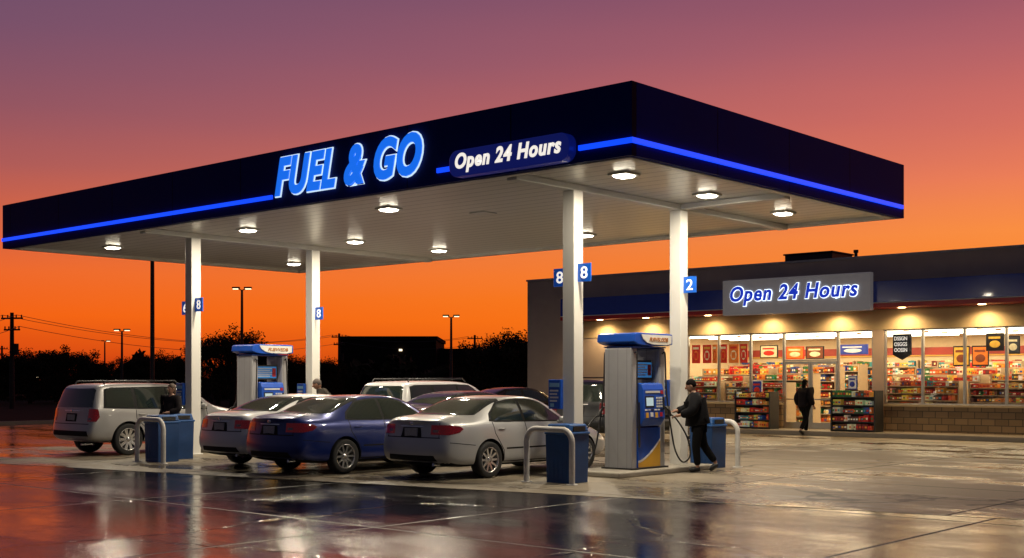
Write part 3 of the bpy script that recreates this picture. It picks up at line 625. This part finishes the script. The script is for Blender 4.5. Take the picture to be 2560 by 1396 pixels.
def build_kind(kind):
    if kind=='sedan':
        base=shell(SED,[(.3,.06),(.38,.0),(.62,.0),(.7,.06),(.98,.07),(1.06,.03)],[(.3,.05),(.5,0),(.7,.04)],.09)
        wx=(1.06,3.8);wr=.325
    else:
        base=shell(SUV,[(.4,.05),(.5,0),(.68,0),(.76,.09),(1.05,.11),(1.5,.24),(1.6,.27)],[(.4,.05),(.6,0),(.9,.06)],.04)
        wx=(.98,3.72);wr=.37
    parts=[]
    tree=BVHTree.FromPolygons([v.co.copy() for v in base.vertices],[list(p.vertices) for p in base.polygons])
    body=base.copy();body.materials.clear();body.materials.append(WHITE)
    cut=MB()
    for x in wx:
        for s in(1,-1):
            cut.lathe([(0,s*.58),(wr+.055,s*.58),(wr+.055,s*1.3),(0,s*1.3)],'y',(x,0,wr),40)
    body=boolop(body,cut.mesh('cut',[SEAM],recalc='w'),'DIFFERENCE')
    body.materials.clear();body.materials.append(WHITE);body.materials.append(SEAM)
    for p in body.polygons:
        c=p.center;mi=0
        for x in wx:
            d=math.hypot(c.x-x,c.z-wr)
            if d<wr+.0545+.004 and abs(p.normal.y)<.6 and abs(c.y)<.93 and (Vector((c.x-x,0,c.z-wr)).dot(p.normal)<0): mi=1
            if d<wr+.05 and abs(c.y)<.6 and abs(p.normal.y)>.9: mi=1
        if c.z<.3 and p.normal.z<-.7: mi=1
        p.material_index=mi
    body.shade_smooth();body.set_sharp_from_angle(angle=math.radians(38))
    parts.append(('body',body,'paint'))
    offs={d:offset(base,d) for d in(.002,.003,.0045,.006,.0015,.009)}
    def cutp(name,poly,ax,lo,hi,m,d=.0045):
        r=boolop(offs[d].copy(),MB().prism(poly,ax,lo,hi).mesh('p',[m]),'INTERSECT')
        if len(r.polygons)==0:return
        r.materials.clear();r.materials.append(m);
        for p in r.polygons:p.material_index=0
        r.shade_smooth();r.set_sharp_from_angle(angle=math.radians(38));parts.append((name,r,None))
    def sides(name,poly,m,d=.0045,lo=.4,hi=1.2):
        cutp(name,poly,'y',lo,hi,m,d);cutp(name,poly,'y',-hi,-lo,m,d)
    def line(p,q,w=.008):
        dx,dz=q[0]-p[0],q[1]-p[1];L_=math.hypot(dx,dz);nx,nz=-dz/L_*w,dx/L_*w
        return [(p[0]+nx,p[1]+nz),(q[0]+nx,q[1]+nz),(q[0]-nx,q[1]-nz),(p[0]-nx,p[1]-nz)]
    if kind=='sedan':
        sides('window_trim',[(1.10,1.01),(1.17,1.14),(1.48,1.345),(1.8,1.395),(2.1,1.405),(2.47,1.395),(2.71,1.34),(3.2,1.03),(3.2,.965),(2.1,.98),(1.25,.995)],SEAM,.002)
        sides('side_window',[(1.16,1.035),(1.2,1.12),(1.5,1.32),(1.8,1.372),(2.03,1.382),(2.03,1.005),(1.3,1.02)],GLASS)
        sides('side_window',[(2.1,1.005),(2.1,1.382),(2.45,1.372),(2.68,1.32),(3.13,1.03),(3.15,.99)],GLASS)
        cutp('rear_window_seal',[(-.70,1.125),(.70,1.125),(.58,1.41),(-.58,1.41)],'x',.45,1.6,SEAM,.002)
        cutp('rear_window',[(-.66,1.14),(.66,1.14),(.68,1.16),(.56,1.375),(.5,1.395),(-.5,1.395),(-.56,1.375),(-.68,1.16)],'x',.45,1.6,GLASS)
        cutp('windshield',[(-.7,1.04),(.7,1.04),(.58,1.36),(.5,1.385),(-.5,1.385),(-.58,1.36)],'x',2.5,3.6,GLASS)
        for s in(1,-1):
            pl=[(-.3,.80),(-.3,.955),(.12,.965),(.34,.94),(.40,.89),(.3,.83),(.1,.795)]
            cutp('tail_light',pl,'y',*sorted((s*.46,s*1.2)),TAIL,.006)
            cutp('reverse_light',[(-.3,.835),(-.3,.88),(.3,.88),(.3,.835)],'y',*sorted((s*.5,s*.62)),REV,.009)
            pl=[(4.9,.58),(4.9,.72),(4.4,.82),(4.2,.8),(4.3,.66)]
            cutp('headlight',pl,'y',*sorted((s*.4,s*1.2)),HEADL,.006)
        for a,b in(((2.065,.27),(2.065,.98)),((1.42,.5),(1.2,.8)),((1.2,.8),(1.17,1.0)),((3.2,.3),(3.18,.95)),((1.45,.28),(3.2,.28)),((1.45,.28),(1.43,.5))):
            sides('door_gap',line(a,b),SEAM,.0015)
        sides('side_moulding',[(1.5,.50),(1.5,.53),(3.15,.53),(3.15,.50)],SEAM,.003)
        sides('bumper_gap',line((.1,.66),(.68,.6),.006),SEAM,.0015,.3)
        cutp('trunk_gap',line((-.66,.74),(.66,.74),.008),'x',-.3,.3,SEAM,.0015)
        cutp('trunk_gap',line((.64,.74),(.62,1.0),.006),'x',-.3,.3,SEAM,.0015);cutp('trunk_gap',line((-.64,.74),(-.62,1.0),.006),'x',-.3,.3,SEAM,.0015)
        cutp('bumper_trim',[(-.6,.33),(.6,.33),(.55,.43),(-.55,.43)],'x',-.3,.2,SEAM,.003)
        cutp('plate_recess',[(-.26,.745),(.26,.745),(.22,.915),(-.22,.915)],'x',-.3,.3,SEAM,.002)
        cutp('chrome_strip',[(-.28,.925),(.28,.925),(.28,.945),(-.28,.945)],'x',-.3,.3,CHROME,.006)
        plz,hz,mx_=.83,.87,(3.05,1.0)
        handles=(1.38,2.25)
    else:
        sides('window_trim',[(.34,1.1),(.42,1.54),(.6,1.58),(2.0,1.595),(2.52,1.575),(2.66,1.5),(3.16,1.13),(3.16,1.04),(1.2,1.07)],SEAM,.002)
        sides('side_window',[(.40,1.13),(.46,1.52),(.62,1.555),(1.1,1.565),(1.13,1.11)],GLASS)
        sides('side_window',[(1.22,1.1),(1.2,1.565),(2.0,1.57),(2.0,1.09)],GLASS)
        sides('side_window',[(2.07,1.09),(2.07,1.57),(2.5,1.55),(2.62,1.49),(3.1,1.12),(3.1,1.07)],GLASS)
        cutp('rear_window',[(-.80,1.12),(.80,1.12),(.72,1.52),(.64,1.56),(-.64,1.56),(-.72,1.52)],'x',-.3,.6,GLASS)
        cutp('windshield',[(-.76,1.18),(.76,1.18),(.66,1.54),(-.66,1.54)],'x',2.4,3.5,GLASS)
        for s in(1,-1):
            pl=[(-.3,.80),(-.3,1.05),(.14,1.09),(.22,1.08),(.24,.9),(.16,.80)]
            cutp('tail_light',pl,'y',*sorted((s*.70,s*1.2)),TAIL,.006)
            cutp('reverse_light',[(-.3,.83),(-.3,.88),(.3,.88),(.3,.83)],'y',*sorted((s*.72,s*.82)),REV,.009)
            cutp('headlight',[(4.9,.7),(4.9,.88),(4.3,.96),(4.3,.78)],'y',*sorted((s*.4,s*1.2)),HEADL,.006)
        for a,b in(((2.035,.4),(2.035,1.05)),((1.45,.6),(1.18,.85)),((1.18,.85),(1.17,1.06)),((3.15,.4),(3.13,1.05)),((1.5,.4),(3.15,.4))):
            sides('door_gap',line(a,b),SEAM,.0015)
        sides('side_moulding',[(1.45,.56),(1.45,.62),(3.12,.62),(3.12,.56)],GMOULD,.006)
        cutp('tailgate_gap',line((-.76,.74),(.76,.74),.008),'x',-.3,.4,SEAM,.0015)
        cutp('bumper_trim',[(-.78,.46),(.78,.46),(.74,.58),(-.74,.58)],'x',-.3,.3,SEAM,.003)
        cutp('plate_recess',[(-.24,.79),(.24,.79),(.24,.98),(-.24,.98)],'x',-.3,.3,SEAM,.002)
        cutp('chrome_strip',[(-.34,1.03),(.34,1.03),(.34,1.055),(-.34,1.055)],'x',-.3,.4,CHROME,.006)
        plz,hz,mx_=.88,.95,(3.0,1.12);handles=(1.32,2.25)
        for s in(1,-1):
            m=MB().tube([(.5,s*.64,1.65),(.56,s*.64,1.725),(2.4,s*.64,1.735),(2.5,s*.64,1.65)],.018,8);parts.append(('roof_rail',m.mesh('rr',[BLACK]),None))
    hit=tree.ray_cast(Vector((-1,0,plz)),Vector((1,0,0)))[0]
    parts.append(('license_plate',MB().box(hit.x-.014,hit.x+.02,-.16,.16,plz-.07,plz+.07).mesh('lp',[PLATE]),None))
    hit=tree.ray_cast(Vector((-1,0,plz+.15)),Vector((1,0,0)))[0]
    parts.append(('badge',MB().ell((hit.x-.004,0,plz+.155),(.012,.05,.035)).mesh('bd',[CHROME]),None))
    for hx in handles:
        for s in(1,-1):
            h=tree.ray_cast(Vector((hx,s*2,hz)),Vector((0,-s,0)))[0]
            parts.append(('door_handle',MB().ell((hx,h.y+s*.012,hz),(.1,.022,.018)).mesh('dh',[WHITE]),'paint'))
    for s in(1,-1):
        parts.append(('side_mirror',MB().ell((mx_[0],s*.98,mx_[1]),(.07,.12,.075)).tube([(mx_[0],s*.8,mx_[1]-.04),(mx_[0],s*.95,mx_[1]-.03)],.03).mesh('sm',[WHITE]),'paint'))
    parts.append(('exhaust',MB().tube([(.02,-.5,.27),(.3,-.5,.27)],.03).mesh('ex',[CHROME]),None))
    w=wr
    ty=MB().lathe([(w*.7,-.1),(w*.9,-.112),(w*.97,-.1),(w,-.07),(w,.07),(w*.97,.1),(w*.9,.112),(w*.7,.1)],'y',(0,0,0),40)
    rm=MB().lathe([(w*.72,.09),(w*.705,.1),(w*.66,.1),(w*.64,.07),(w*.62,-.08)],'y',(0,0,0),40)
    rm.lathe([(0,.085),(.05,.082),(.06,.06),(.06,-.02)],'y',(0,0,0),20)
    ns=10
    for k in range(ns):
        a=2*math.pi*k/ns
        for da in(-.09,.09) if kind=='suv' else (0,):
            a1=a+da;ca,sa=math.cos(a1),math.sin(a1);tx,tz=-sa,ca;h0,h1=.016,.024
            vs=[]
            for r_,hh,yy in((.045,h1,.075),(w*.67,h0,.088)):
                for sg in(-1,1):
                    for dy in(0,-.03): vs.append((ca*r_+tx*sg*hh,yy+dy,sa*r_+tz*sg*hh))
            rm.add(vs,[(0,2,6,4),(1,3,7,5),(0,1,5,4),(2,3,7,6),(0,1,3,2),(4,5,7,6)])
    rm.lathe([(0,-.0),(w*.63,-.0)],'y',(0,0,0),30,1)
    SHELLS[kind]=(parts,ty.mesh('ty',[RUBBER]),rm.mesh('rm',[RIM,BLACK]),wx,wr,.80 if kind=='sedan' else .84)
build_kind('sedan');build_kind('suv')
def car(kind,x,y,head,paint,label,scale=1,group='cars at the pumps'):
    parts,ty,rm,wx,wr,wy=SHELLS[kind]
    o=thing('parked_car',label,'car' if kind=='sedan' else 'suv',(x,y,.005),math.radians(head),None,group)
    o.scale=(scale,)*3 if not hasattr(scale,'__len__') else scale
    for nme,me,p in parts:
        if p=='paint': me=me.copy();me.materials[0]=paint
        ob(nme,me,o)
    for xx in wx:
        for s in(1,-1):
            we=ob('wheel',None,o,(xx,s*wy,wr),(0,0,0 if s==1 else math.pi))
            ob('tyre',ty,we);ob('rim',rm,we)
SILV=mat('paint_silver',(.40,.405,.41),.36,m=.35,coat=.7,nv=.02,ns=3,rv=.01)
SILV2=mat('paint_champagne',(.38,.375,.37),.36,m=.35,coat=.7,nv=.02,ns=3,rv=.01)
WHT_=mat('paint_white',(.52,.52,.53),.34,m=.1,coat=.7,nv=.02,ns=3,rv=.01)
BLU_=mat('paint_blue',(.005,.018,.14),.3,m=.35,coat=.8,nv=.04,ns=3,rv=.01)
RED_=mat('paint_maroon',(.03,.012,.014),.28,m=.3,coat=.5)
BLK_=mat('paint_black',(.007,.007,.009),.3,m=.2,coat=.4)
car('sedan',-4.78,.02,90,SILV,'silver four door sedan parked beside the pump island')
car('sedan',-7.48,-1.02,90,BLU_,'dark blue four door sedan under the canopy')
car('sedan',-9.6,-.62,90,WHT_,'pale white sedan beside dark blue sedan')
car('suv',-15.62,-.55,90,SILV2,'silver sport utility vehicle with roof rails under canopy',(1,1,1.0))
car('suv',-11.93,5.6,90,WHT_,'white sport utility vehicle behind the sedans',1.03)
car('sedan',-9.75,4.3,90,RED_,'dark maroon sedan waiting behind the blue sedan',1.02)
car('sedan',-17.9,14.8,75,RED_,'dark parked sedan near the shop wall',1.03,'cars parked by the shop')
car('suv',-9.75,10.9,90,BLK_,'black sport utility vehicle beyond the silver sedan',1.05)
# ------------------------------------------------------------------ people
SKIN=mat('skin',(.32,.17,.11),.5)
def skinmesh(V,E,R,root=0,sub=2):
    me=bpy.data.meshes.new('sk');me.from_pydata(V,E,[]);o=tmpobj(me)
    m=o.modifiers.new('s','SKIN');m.use_smooth_shade=True
    for i,r in enumerate(R):
        sv=me.skin_vertices[0].data[i];sv.radius=(r,r) if not hasattr(r,'__len__') else r;sv.use_root=(i==root)
    s=o.modifiers.new('u','SUBSURF');s.levels=sub;s.render_levels=sub
    r=evalmesh(o);bpy.data.objects.remove(o);return r
def person(label,loc,heading,J,jc,tc_,hat,hair='cap',scale=1,bulk=1.12):
    o=thing('person',label,'person',loc,math.radians(heading),None)
    o.scale=(scale,)*3
    def gm(keys,edges,root=0,sub=2,q=1):
        V=[J[k[0]] for k in keys];idx={k[0]:i for i,k in enumerate(keys)}
        return skinmesh(V,[(idx[a],idx[b]) for a,b in edges],[k[1]*q for k in keys],root,sub)
    full=[('pel',.125),('spi',.12),('che',.135),('nec',.06),('hb',.055),('sL',.065),('eL',.045),('wL',.03),('pL',.036),('sR',.065),('eR',.045),('wR',.03),('pR',.036),('hL',.09),('kL',.06),('aL',.04),('tL',.035),('hR',.09),('kR',.06),('aR',.04),('tR',.035)]
    ed=[('pel','spi'),('spi','che'),('che','nec'),('nec','hb'),('che','sL'),('sL','eL'),('eL','wL'),('wL','pL'),('che','sR'),('sR','eR'),('eR','wR'),('wR','pR'),('pel','hL'),('hL','kL'),('kL','aL'),('aL','tL'),('pel','hR'),('hR','kR'),('kR','aR'),('aR','tR')]
    body=gm(full,ed)
    bm=bmesh.new();bm.from_mesh(body)
    hd=Vector(J['head']);tl=J.get('tilt',0)
    hm=MB().ell((0,0,0),(.098,.076,.122),0,18,12)
    vs=[]
    for x,y,z in hm.v:
        if z<0: x2=x*(1-.12*(-z/.122))+(.012 if x>0 else -.01)*(-z/.122);y*=1-.3*(-z/.122)
        else:x2=x
        vs.append((x2,y,z))
    hm.v=vs
    hm.ell((.1,0,-.012),(.022,.014,.026),0,8,6);hm.ell((-.0,.077,-.005),(.02,.01,.032),0,8,6);hm.ell((-.0,-.077,-.005),(.02,.01,.032),0,8,6)
    hm.ell((.088,.03,.01),(.01,.014,.008),1,8,6);hm.ell((.088,-.03,.01),(.01,.014,.008),1,8,6);hm.ell((.089,0,-.06),(.008,.026,.007),2,8,6)
    Rm=Matrix.Translation(hd)@Matrix.Rotation(tl,4,'Y')
    hm.v=[tuple(Rm@Vector(v)) for v in hm.v]
    for s in('L','R'):
        p=Vector(J['p'+s]);w_=Vector(J['w'+s]);d=(p-w_).normalized();side=d.cross(Vector((0,0,1)))
        if side.length<.1: side=Vector((1,0,0))
        side.normalize();dn=d.cross(side).normalized()
        if dn.z>0: dn=-dn
        for k,(of,ln) in enumerate(((-.028,.062),(-.01,.075),(.01,.07),(.027,.055))):
            b0=p+side*of+d*.01;hm.tube([b0,b0+d*ln*.5,b0+d*ln*.75+dn*ln*.3,b0+d*ln*.72+dn*ln*.62],[.01,.0095,.009,.007],6,0)
        b0=p-d*.02-side*.03;hm.tube([b0,b0-side*.025+d*.025,b0-side*.02+d*.055+dn*.01],[.012,.011,.008],6,0)
    hme=hm.mesh('hd',[SKIN]);bm.from_mesh(hme)
    bm.to_mesh(body);bm.free()
    body.materials.clear()
    for m in(SKIN,BLACK,SRED):body.materials.append(m)
    body.shade_smooth();ob('body',body,o)
    jk=[('pelJ',.15),('spi',.158),('che',.168),('nec',.085),('sL',.09),('eL',.074),('wL2',.052),('sR',.09),('eR',.074),('wR2',.052)]
    J['pelJ']=tuple(Vector(J['pel'])+Vector((0,0,-.06)));
    for s in'LR': J['w'+s+'2']=tuple(Vector(J['e'+s]).lerp(Vector(J['w'+s]),.93))
    jm=gm(jk,[('pelJ','spi'),('spi','che'),('che','nec'),('che','sL'),('sL','eL'),('eL','wL2'),('che','sR'),('sR','eR'),('eR','wR2')],1,2,bulk)
    jm.materials.clear();jm.materials.append(jc);ob('jacket',jm,o)
    for s in'LR': J['a'+s+'2']=tuple(Vector(J['k'+s]).lerp(Vector(J['a'+s]),.93))
    tm=gm([('pel',.145),('hL',.115),('kL',.088),('aL2',.068),('hR',.115),('kR',.088),('aR2',.068)],[('pel','hL'),('hL','kL'),('kL','aL2'),('pel','hR'),('hR','kR'),('kR','aR2')])
    tm.materials.clear();tm.materials.append(tc_);ob('trousers',tm,o)
    for s in'LR':
        a=Vector(J['a'+s]);t_=Vector(J['t'+s]);d=(t_-a);heel=a-d*.3
        heel.z=min(a.z-.03,heel.z)
        ms=MB().tube([heel,a.lerp(t_,.3)+Vector((0,0,-.015)),t_,t_+d*.22],[.04,.052,.048,.028],10)
        ob('shoe',ms.mesh('sh',[BLACK]),o)
    hh=MB()
    hh.ell((-.014,0,.03),(.102,.085,.106),0,18,10)
    if hair=='cap': hh.v=[(x,y,max(z,.035 if x>-.0 else -.035)) for x,y,z in hh.v]
    else:
        hh.v=[(x if z>.0 else min(x,.035),y,max(z,.03) if x>.05 else z) for x,y,z in hh.v]
        hh.ell((-.055,0,-.06),(.06,.078,.13),0,14,9)
    hh.v=[tuple(Rm@Vector(v)) for v in hh.v]
    ob('beanie' if hair=='cap' else 'hair',hh.mesh('hr',[hat]),o)
    return o
def stand(**k):
    J=dict(pel=(0,0,.95),spi=(0,0,1.14),che=(.01,0,1.35),nec=(0,0,1.5),hb=(.01,0,1.58),head=(.02,0,1.65),
      sL=(0,.19,1.43),eL=(-.03,.25,1.15),wL=(.05,.26,.92),pL=(.07,.26,.85),sR=(0,-.19,1.43),eR=(-.03,-.25,1.15),wR=(.05,-.26,.92),pR=(.07,-.26,.85),
      hL=(0,.09,.9),kL=(.03,.1,.5),aL=(0,.1,.09),tL=(.13,.11,.04),hR=(0,-.09,.9),kR=(.03,-.1,.5),aR=(0,-.1,.09),tR=(.13,-.11,.04))
    J.update(k);return J
JKB=mat('jacket_black',(.007,.007,.009),.85,bump=.4,bs=18,spec=.15);JKD=mat('jacket_dark',(.014,.011,.013),.85,bump=.2,bs=25,spec=.12);TRB=mat('trouser_black',(.007,.007,.008),.9,spec=.1)
HAIRD=mat('hair_dark',(.006,.004,.004),.85,spec=.1);GB=mat('beanie_grey',(.12,.1,.09),.9,bump=.3,bs=90)
JKG=mat('jacket_olive',(.04,.034,.027),.85,bump=.2,bs=25,spec=.2)
hd_=math.degrees(math.atan2(-.662,-.749))
person('man in black puffer jacket and beanie holding fuel nozzle',at(1748,23.35,.004),hd_,stand(
   spi=(.04,0,1.14),che=(.08,0,1.35),nec=(.11,0,1.5),hb=(.13,0,1.57),head=(.16,0,1.635),tilt=.3,
   sL=(.08,.18,1.42),eL=(.16,.26,1.16),wL=(.4,.18,1.08),pL=(.47,.16,1.07),sR=(.08,-.18,1.42),eR=(.2,-.22,1.18),wR=(.43,-.1,1.16),pR=(.5,-.08,1.15),
   hL=(.02,.09,.9),kL=(.08,.1,.5),aL=(.04,.1,.09),tL=(.17,.1,.045),hR=(-.02,-.09,.9),kR=(-.1,-.1,.5),aR=(-.34,-.1,.16),tR=(-.24,-.1,.05)),JKB,TRB,HAIRD,bulk=1.5)
person('woman in dark coat walking towards the shop doors',at(2012,38.9,.004),90-15,stand(
   kL=(.15,.08,.52),aL=(.14,.08,.1),tL=(.27,.08,.05),kR=(-.04,-.08,.5),aR=(-.28,-.08,.17),tR=(-.18,-.08,.06),
   eL=(-.1,.27,1.16),wL=(.0,.28,.93),pL=(.04,.28,.86),eR=(-.02,-.27,1.14),wR=(.12,-.26,.95),pR=(.16,-.25,.9)),JKD,TRB,HAIRD,'hair',1.0,1.4)
person('woman with long hair in dark jacket beside silver vehicle',at(430,27.3,.004),hd_+60,stand(
   eL=(.05,.26,1.16),wL=(.25,.14,1.1),pL=(.31,.1,1.1),eR=(.0,-.26,1.15),wR=(.2,-.16,1.02),pR=(.26,-.13,1.0)),JKD,TRB,mat('hair_brown',(.05,.025,.012),.6),'hair',.94,1.2)
person('man in grey beanie and olive jacket leaning forward',at(828,29.8,.004),hd_+10,stand(
   spi=(.08,0,1.12),che=(.2,0,1.32),nec=(.27,0,1.45),hb=(.3,0,1.52),head=(.33,0,1.58),tilt=.35,
   sL=(.2,.19,1.4),eL=(.3,.27,1.15),wL=(.5,.2,1.05),pL=(.57,.18,1.03),sR=(.2,-.19,1.4),eR=(.3,-.27,1.15),wR=(.5,-.2,1.05),pR=(.57,-.18,1.03)),JKG,TRB,GB,'cap',1.04,1.3)
# ------------------------------------------------------------------ background
def poly_at(px0,px1,D,z0,z1,depth,name,label,cat,m):
    x0,y0,_=at(px0,D);x1,y1,_=at(px1,D);w=math.hypot(x1-x0,y1-y0);cx,cy=(x0+x1)/2,(y0+y1)/2
    me=MB().box(-w/2,w/2,0,depth,z0,z1).box(-w/2-.15,w/2+.15,-.15,depth+.15,z1+.002,z1+.35)
    return thing(name,label,cat,(cx,cy,0),math.radians(41.5),me.mesh('b',[m])),w
bb,w=poly_at(850,1090,120,0,5.7,15,'distant_building','dark flat roofed block beyond the forecourt','building',DARKB)
m=MB().box(w/2+.16,w/2+3.9,2,14,0,4.9);ob('wing',m.mesh('wg',[DARKB]),bb)
lamp_=MB().box(w/2-3.6,w/2-3.3,-.2,-.001,4.6,4.8);ob('wall_lamp',lamp_.mesh('wl',[LENSF]),bb)
def lamppost(px,D,top,double,label):
    h=1.75+(951-top)*D/3066
    m=MB().tube([(0,0,0),(0,0,h*.5),(0,0,h-.1)],[.1,.08,.06],8);m.tube([(0,0,0),(0,0,.6)],.2,8)
    o=thing('street_lamp',label,'street lamp',at(px,D),math.radians(41.5),None,'lamp posts');
    for s in((1,-1) if double else (1,)): m.tube([(0,0,h-.1),(s*.2,0,h)],.03,6);m.box(min(s*.12,s*.48),max(s*.12,s*.48),-.12,.12,h,h+.08)
    if not double: m.box(-.3,-.05,-.1,.1,h-.02,h+.06)
    ob('pole',m.mesh('lp',[DARKM]),o)
    for s in((1,-1) if double else (1,)): ob('lamp_lens',MB().box(min(s*.18,s*.45),max(s*.18,s*.45),-.09,.09,h-.04,h-.002).mesh('ll',[LENSF]),o)
lamppost(605,62,722,True,'tall dark lamp post with two lit heads');lamppost(305,75,826,True,'lit lamp post on the far street')
lamppost(262,110,853,False,'small distant lamp post');lamppost(1128,70,791,True,'dark lamp post with lit head beyond the cars')
lamppost(82,100,943,False,'low lit lamp standing in for distant traffic lights');lamppost(528,100,936,False,'low lit lamp standing in for distant traffic lights')  # small lamps standing in for distant traffic lights
thing('tall_pole','tall slim dark pole rising behind canopy','pole',at(381,60),0,MB().tube([(0,0,0),(0,0,9.5)],[.12,.09],8).tube([(0,0,0),(0,0,.3)],.3,8).mesh('tp',[DARKM]))
poles=[]
def upole(px,D,top):
    h=1.75+(951-top)*D/3066
    m=MB().tube([(0,0,0),(0,0,h)],[.17,.11],8)
    for dz,hw in((.4,.75),(1.1,.55)): 
        m.box(-hw,hw,-.05,.05,h-dz,h-dz+.1)
        for q in(-.9,-.4,.4,.9): m.tube([(q*hw,0,h-dz+.1),(q*hw,0,h-dz+.26)],.04,6)
    m.tube([(.28,0,h-2.6),(.28,0,h-1.9)],.17,10)
    p=at(px,D);thing('utility_pole','wooden utility pole with crossarms and wires','utility pole',p,math.radians(41.5-15),m.mesh('up',[WOOD]),'utility poles');poles.append((Vector(p),h))
upole(30,75,782);upole(848,115,834);upole(1187,120,838);upole(-300,60,760);upole(5,140,865)
def wire(a,b,off,dz,sag):
    d=Vector((math.cos(math.radians(26.5)),math.sin(math.radians(26.5)),0))*off
    A=a[0]+d+Vector((0,0,a[1]-dz));B=b[0]+d+Vector((0,0,b[1]-dz))
    pts=[A.lerp(B,k/16)-Vector((0,0,sag*4*(k/16)*(1-k/16))) for k in range(17)]
    thing('power_line','thin dark overhead wire between utility poles','wire',(0,0,0),0,MB().tube(pts,.016,4).mesh('wi',[BLACK]),'overhead wires')
for off,dz in((-.68,.14),(.3,.14),(.5,.84)):
    wire(poles[0],poles[1],off,dz,1.2);wire(poles[1],poles[2],off,dz,.6);wire(poles[3],poles[0],off,dz,.8)
def treemesh(seed,h,r,dens,low):
    rd=random.Random(seed);t=MB();t.tube([(0,0,0),(.1,0,h*.25),(0,.1,h*.5)],[.2,.15,.09],7)
    tips=[]
    for k in range(15):
        a=rd.uniform(0,6.28);z0=h*rd.uniform(.18,.48);rr=r*rd.uniform(.3,.9);z1=h*(.5+.42*math.sqrt(max(0,1-(rr/r)**2))*rd.uniform(.7,1))
        p0=Vector((0,0,z0));p2=Vector((rr*math.cos(a),rr*math.sin(a),z1));p1=p0.lerp(p2,.5)+Vector((0,0,.12*h*rd.random()))
        t.tube([p0,p1,p2],[.08,.05,.012],5);tips+=[(p1+p2)/2,p2]
        for q in range(4):
            p3=p1.lerp(p2,rd.random())+Vector((rd.uniform(-1,1),rd.uniform(-1,1),rd.uniform(-.2,.8)))*r*.32;t.tube([p1.lerp(p2,.3),p3],[.025,.007],4);tips.append(p3)
    c=MB();vs=[];fs=[]
    for k in range(dens):
        cp=rd.choice(tips);s_=r*.2*rd.random()**.6
        dv_=Vector((rd.gauss(0,1),rd.gauss(0,1),rd.gauss(0,.8)));dv_.normalize();p=cp+dv_*s_
        if k%4==0: 
            a=rd.uniform(0,6.28);q=r*.85*math.sqrt(rd.random());p=Vector((q*math.cos(a),q*math.sin(a),h*rd.uniform(low,.62)))
        if p.z<.2:continue
        u=Vector((rd.gauss(0,1),rd.gauss(0,1),rd.gauss(0,1))).normalized();w_=u.cross(Vector((rd.random(),rd.random(),rd.random()))).normalized();sz=rd.uniform(.04,.10)
        i=len(vs);vs+=[p-u*sz,p+w_*sz*.6,p+u*sz,p-w_*sz*.6];fs.append((i,i+1,i+2,i+3))
    c.add(vs,fs);return t.mesh('tt',[BARK]),c.mesh('tc',[LEAF],recalc=False)
TM=[treemesh(1,5.6,2.6,13000,.05),treemesh(2,5.2,2.9,14000,.05),treemesh(3,6,2.5,7000,.15)]
def tree(px,D,top,k,wm=1):
    t,c=TM[k];h=(5.3,4.9,5.8)[k];s=(1.75+(951-top)*D/3066)/h
    o=thing('tree','dark leafy tree silhouetted against the sunset','tree',at(px,D),random.uniform(0,6),None,'background trees');o.scale=(s*wm,s*wm,s)
    ob('trunk',t,o);ob('crown',c,o)
for a in ((-30,90,880,0),(75,92,880,1),(140,95,872,0),(190,100,885,1),(235,100,905,1),(290,105,900,0),(345,95,895,1),(395,95,880,2),(440,100,893,1),(480,100,897,0),(545,88,850,0),(580,82,822,2,1.25),(618,90,848,2),(660,98,888,1),(705,100,893,0),(745,100,897,1),(810,105,900,1),(835,110,905,0),(1120,100,915,1),(1165,100,905,0),(1215,85,865,1),(1252,80,842,0),(1290,80,838,1),(1325,82,845,0),(1360,85,860,1),(905,135,915,0),(1040,135,915,1)):
    tree(*a)
rd=random.Random(5);vs=[];fs=[]
for k in range(26000):
    px=rd.uniform(-500,1500);D=rd.uniform(112,135);x,y,_=at(px,D)
    hh=3.0+.8*math.sin(px*.021)+.5*math.sin(px*.057+1)+.3*math.sin(px*.13);z=hh*abs(rd.random()**.6)
    p=Vector((x,y,z));u=Vector((rd.gauss(0,1),rd.gauss(0,1),rd.gauss(0,1))).normalized();w_=u.cross(Vector((rd.random(),rd.random(),rd.random()))).normalized();sz=rd.uniform(.2,.55)
    i=len(vs);vs+=[p-u*sz,p+w_*sz*.7,p+u*sz,p-w_*sz*.7];fs.append((i,i+1,i+2,i+3))
wood=ob('far_woods',MB().add(vs,fs).mesh('fw',[LEAF],recalc=False),kind='stuff');wood['label']='far off dark wood along the horizon behind the road';wood['category']='woods'
# ------------------------------------------------------------------ camera
cd=bpy.data.cameras.new('camera');cd.lens=36*3066/2560;cd.sensor_width=36;cd.shift_y=(951-698)/2560;cd.clip_end=2000;cd.clip_start=.1
co=bpy.data.objects.new('camera',cd);COL.objects.link(co);co.location=CAM;co.rotation_euler=(math.pi/2,0,math.radians(41.47));sc.camera=co
sc.view_settings.view_transform='Standard';sc.view_settings.look='None';sc.view_settings.exposure=0
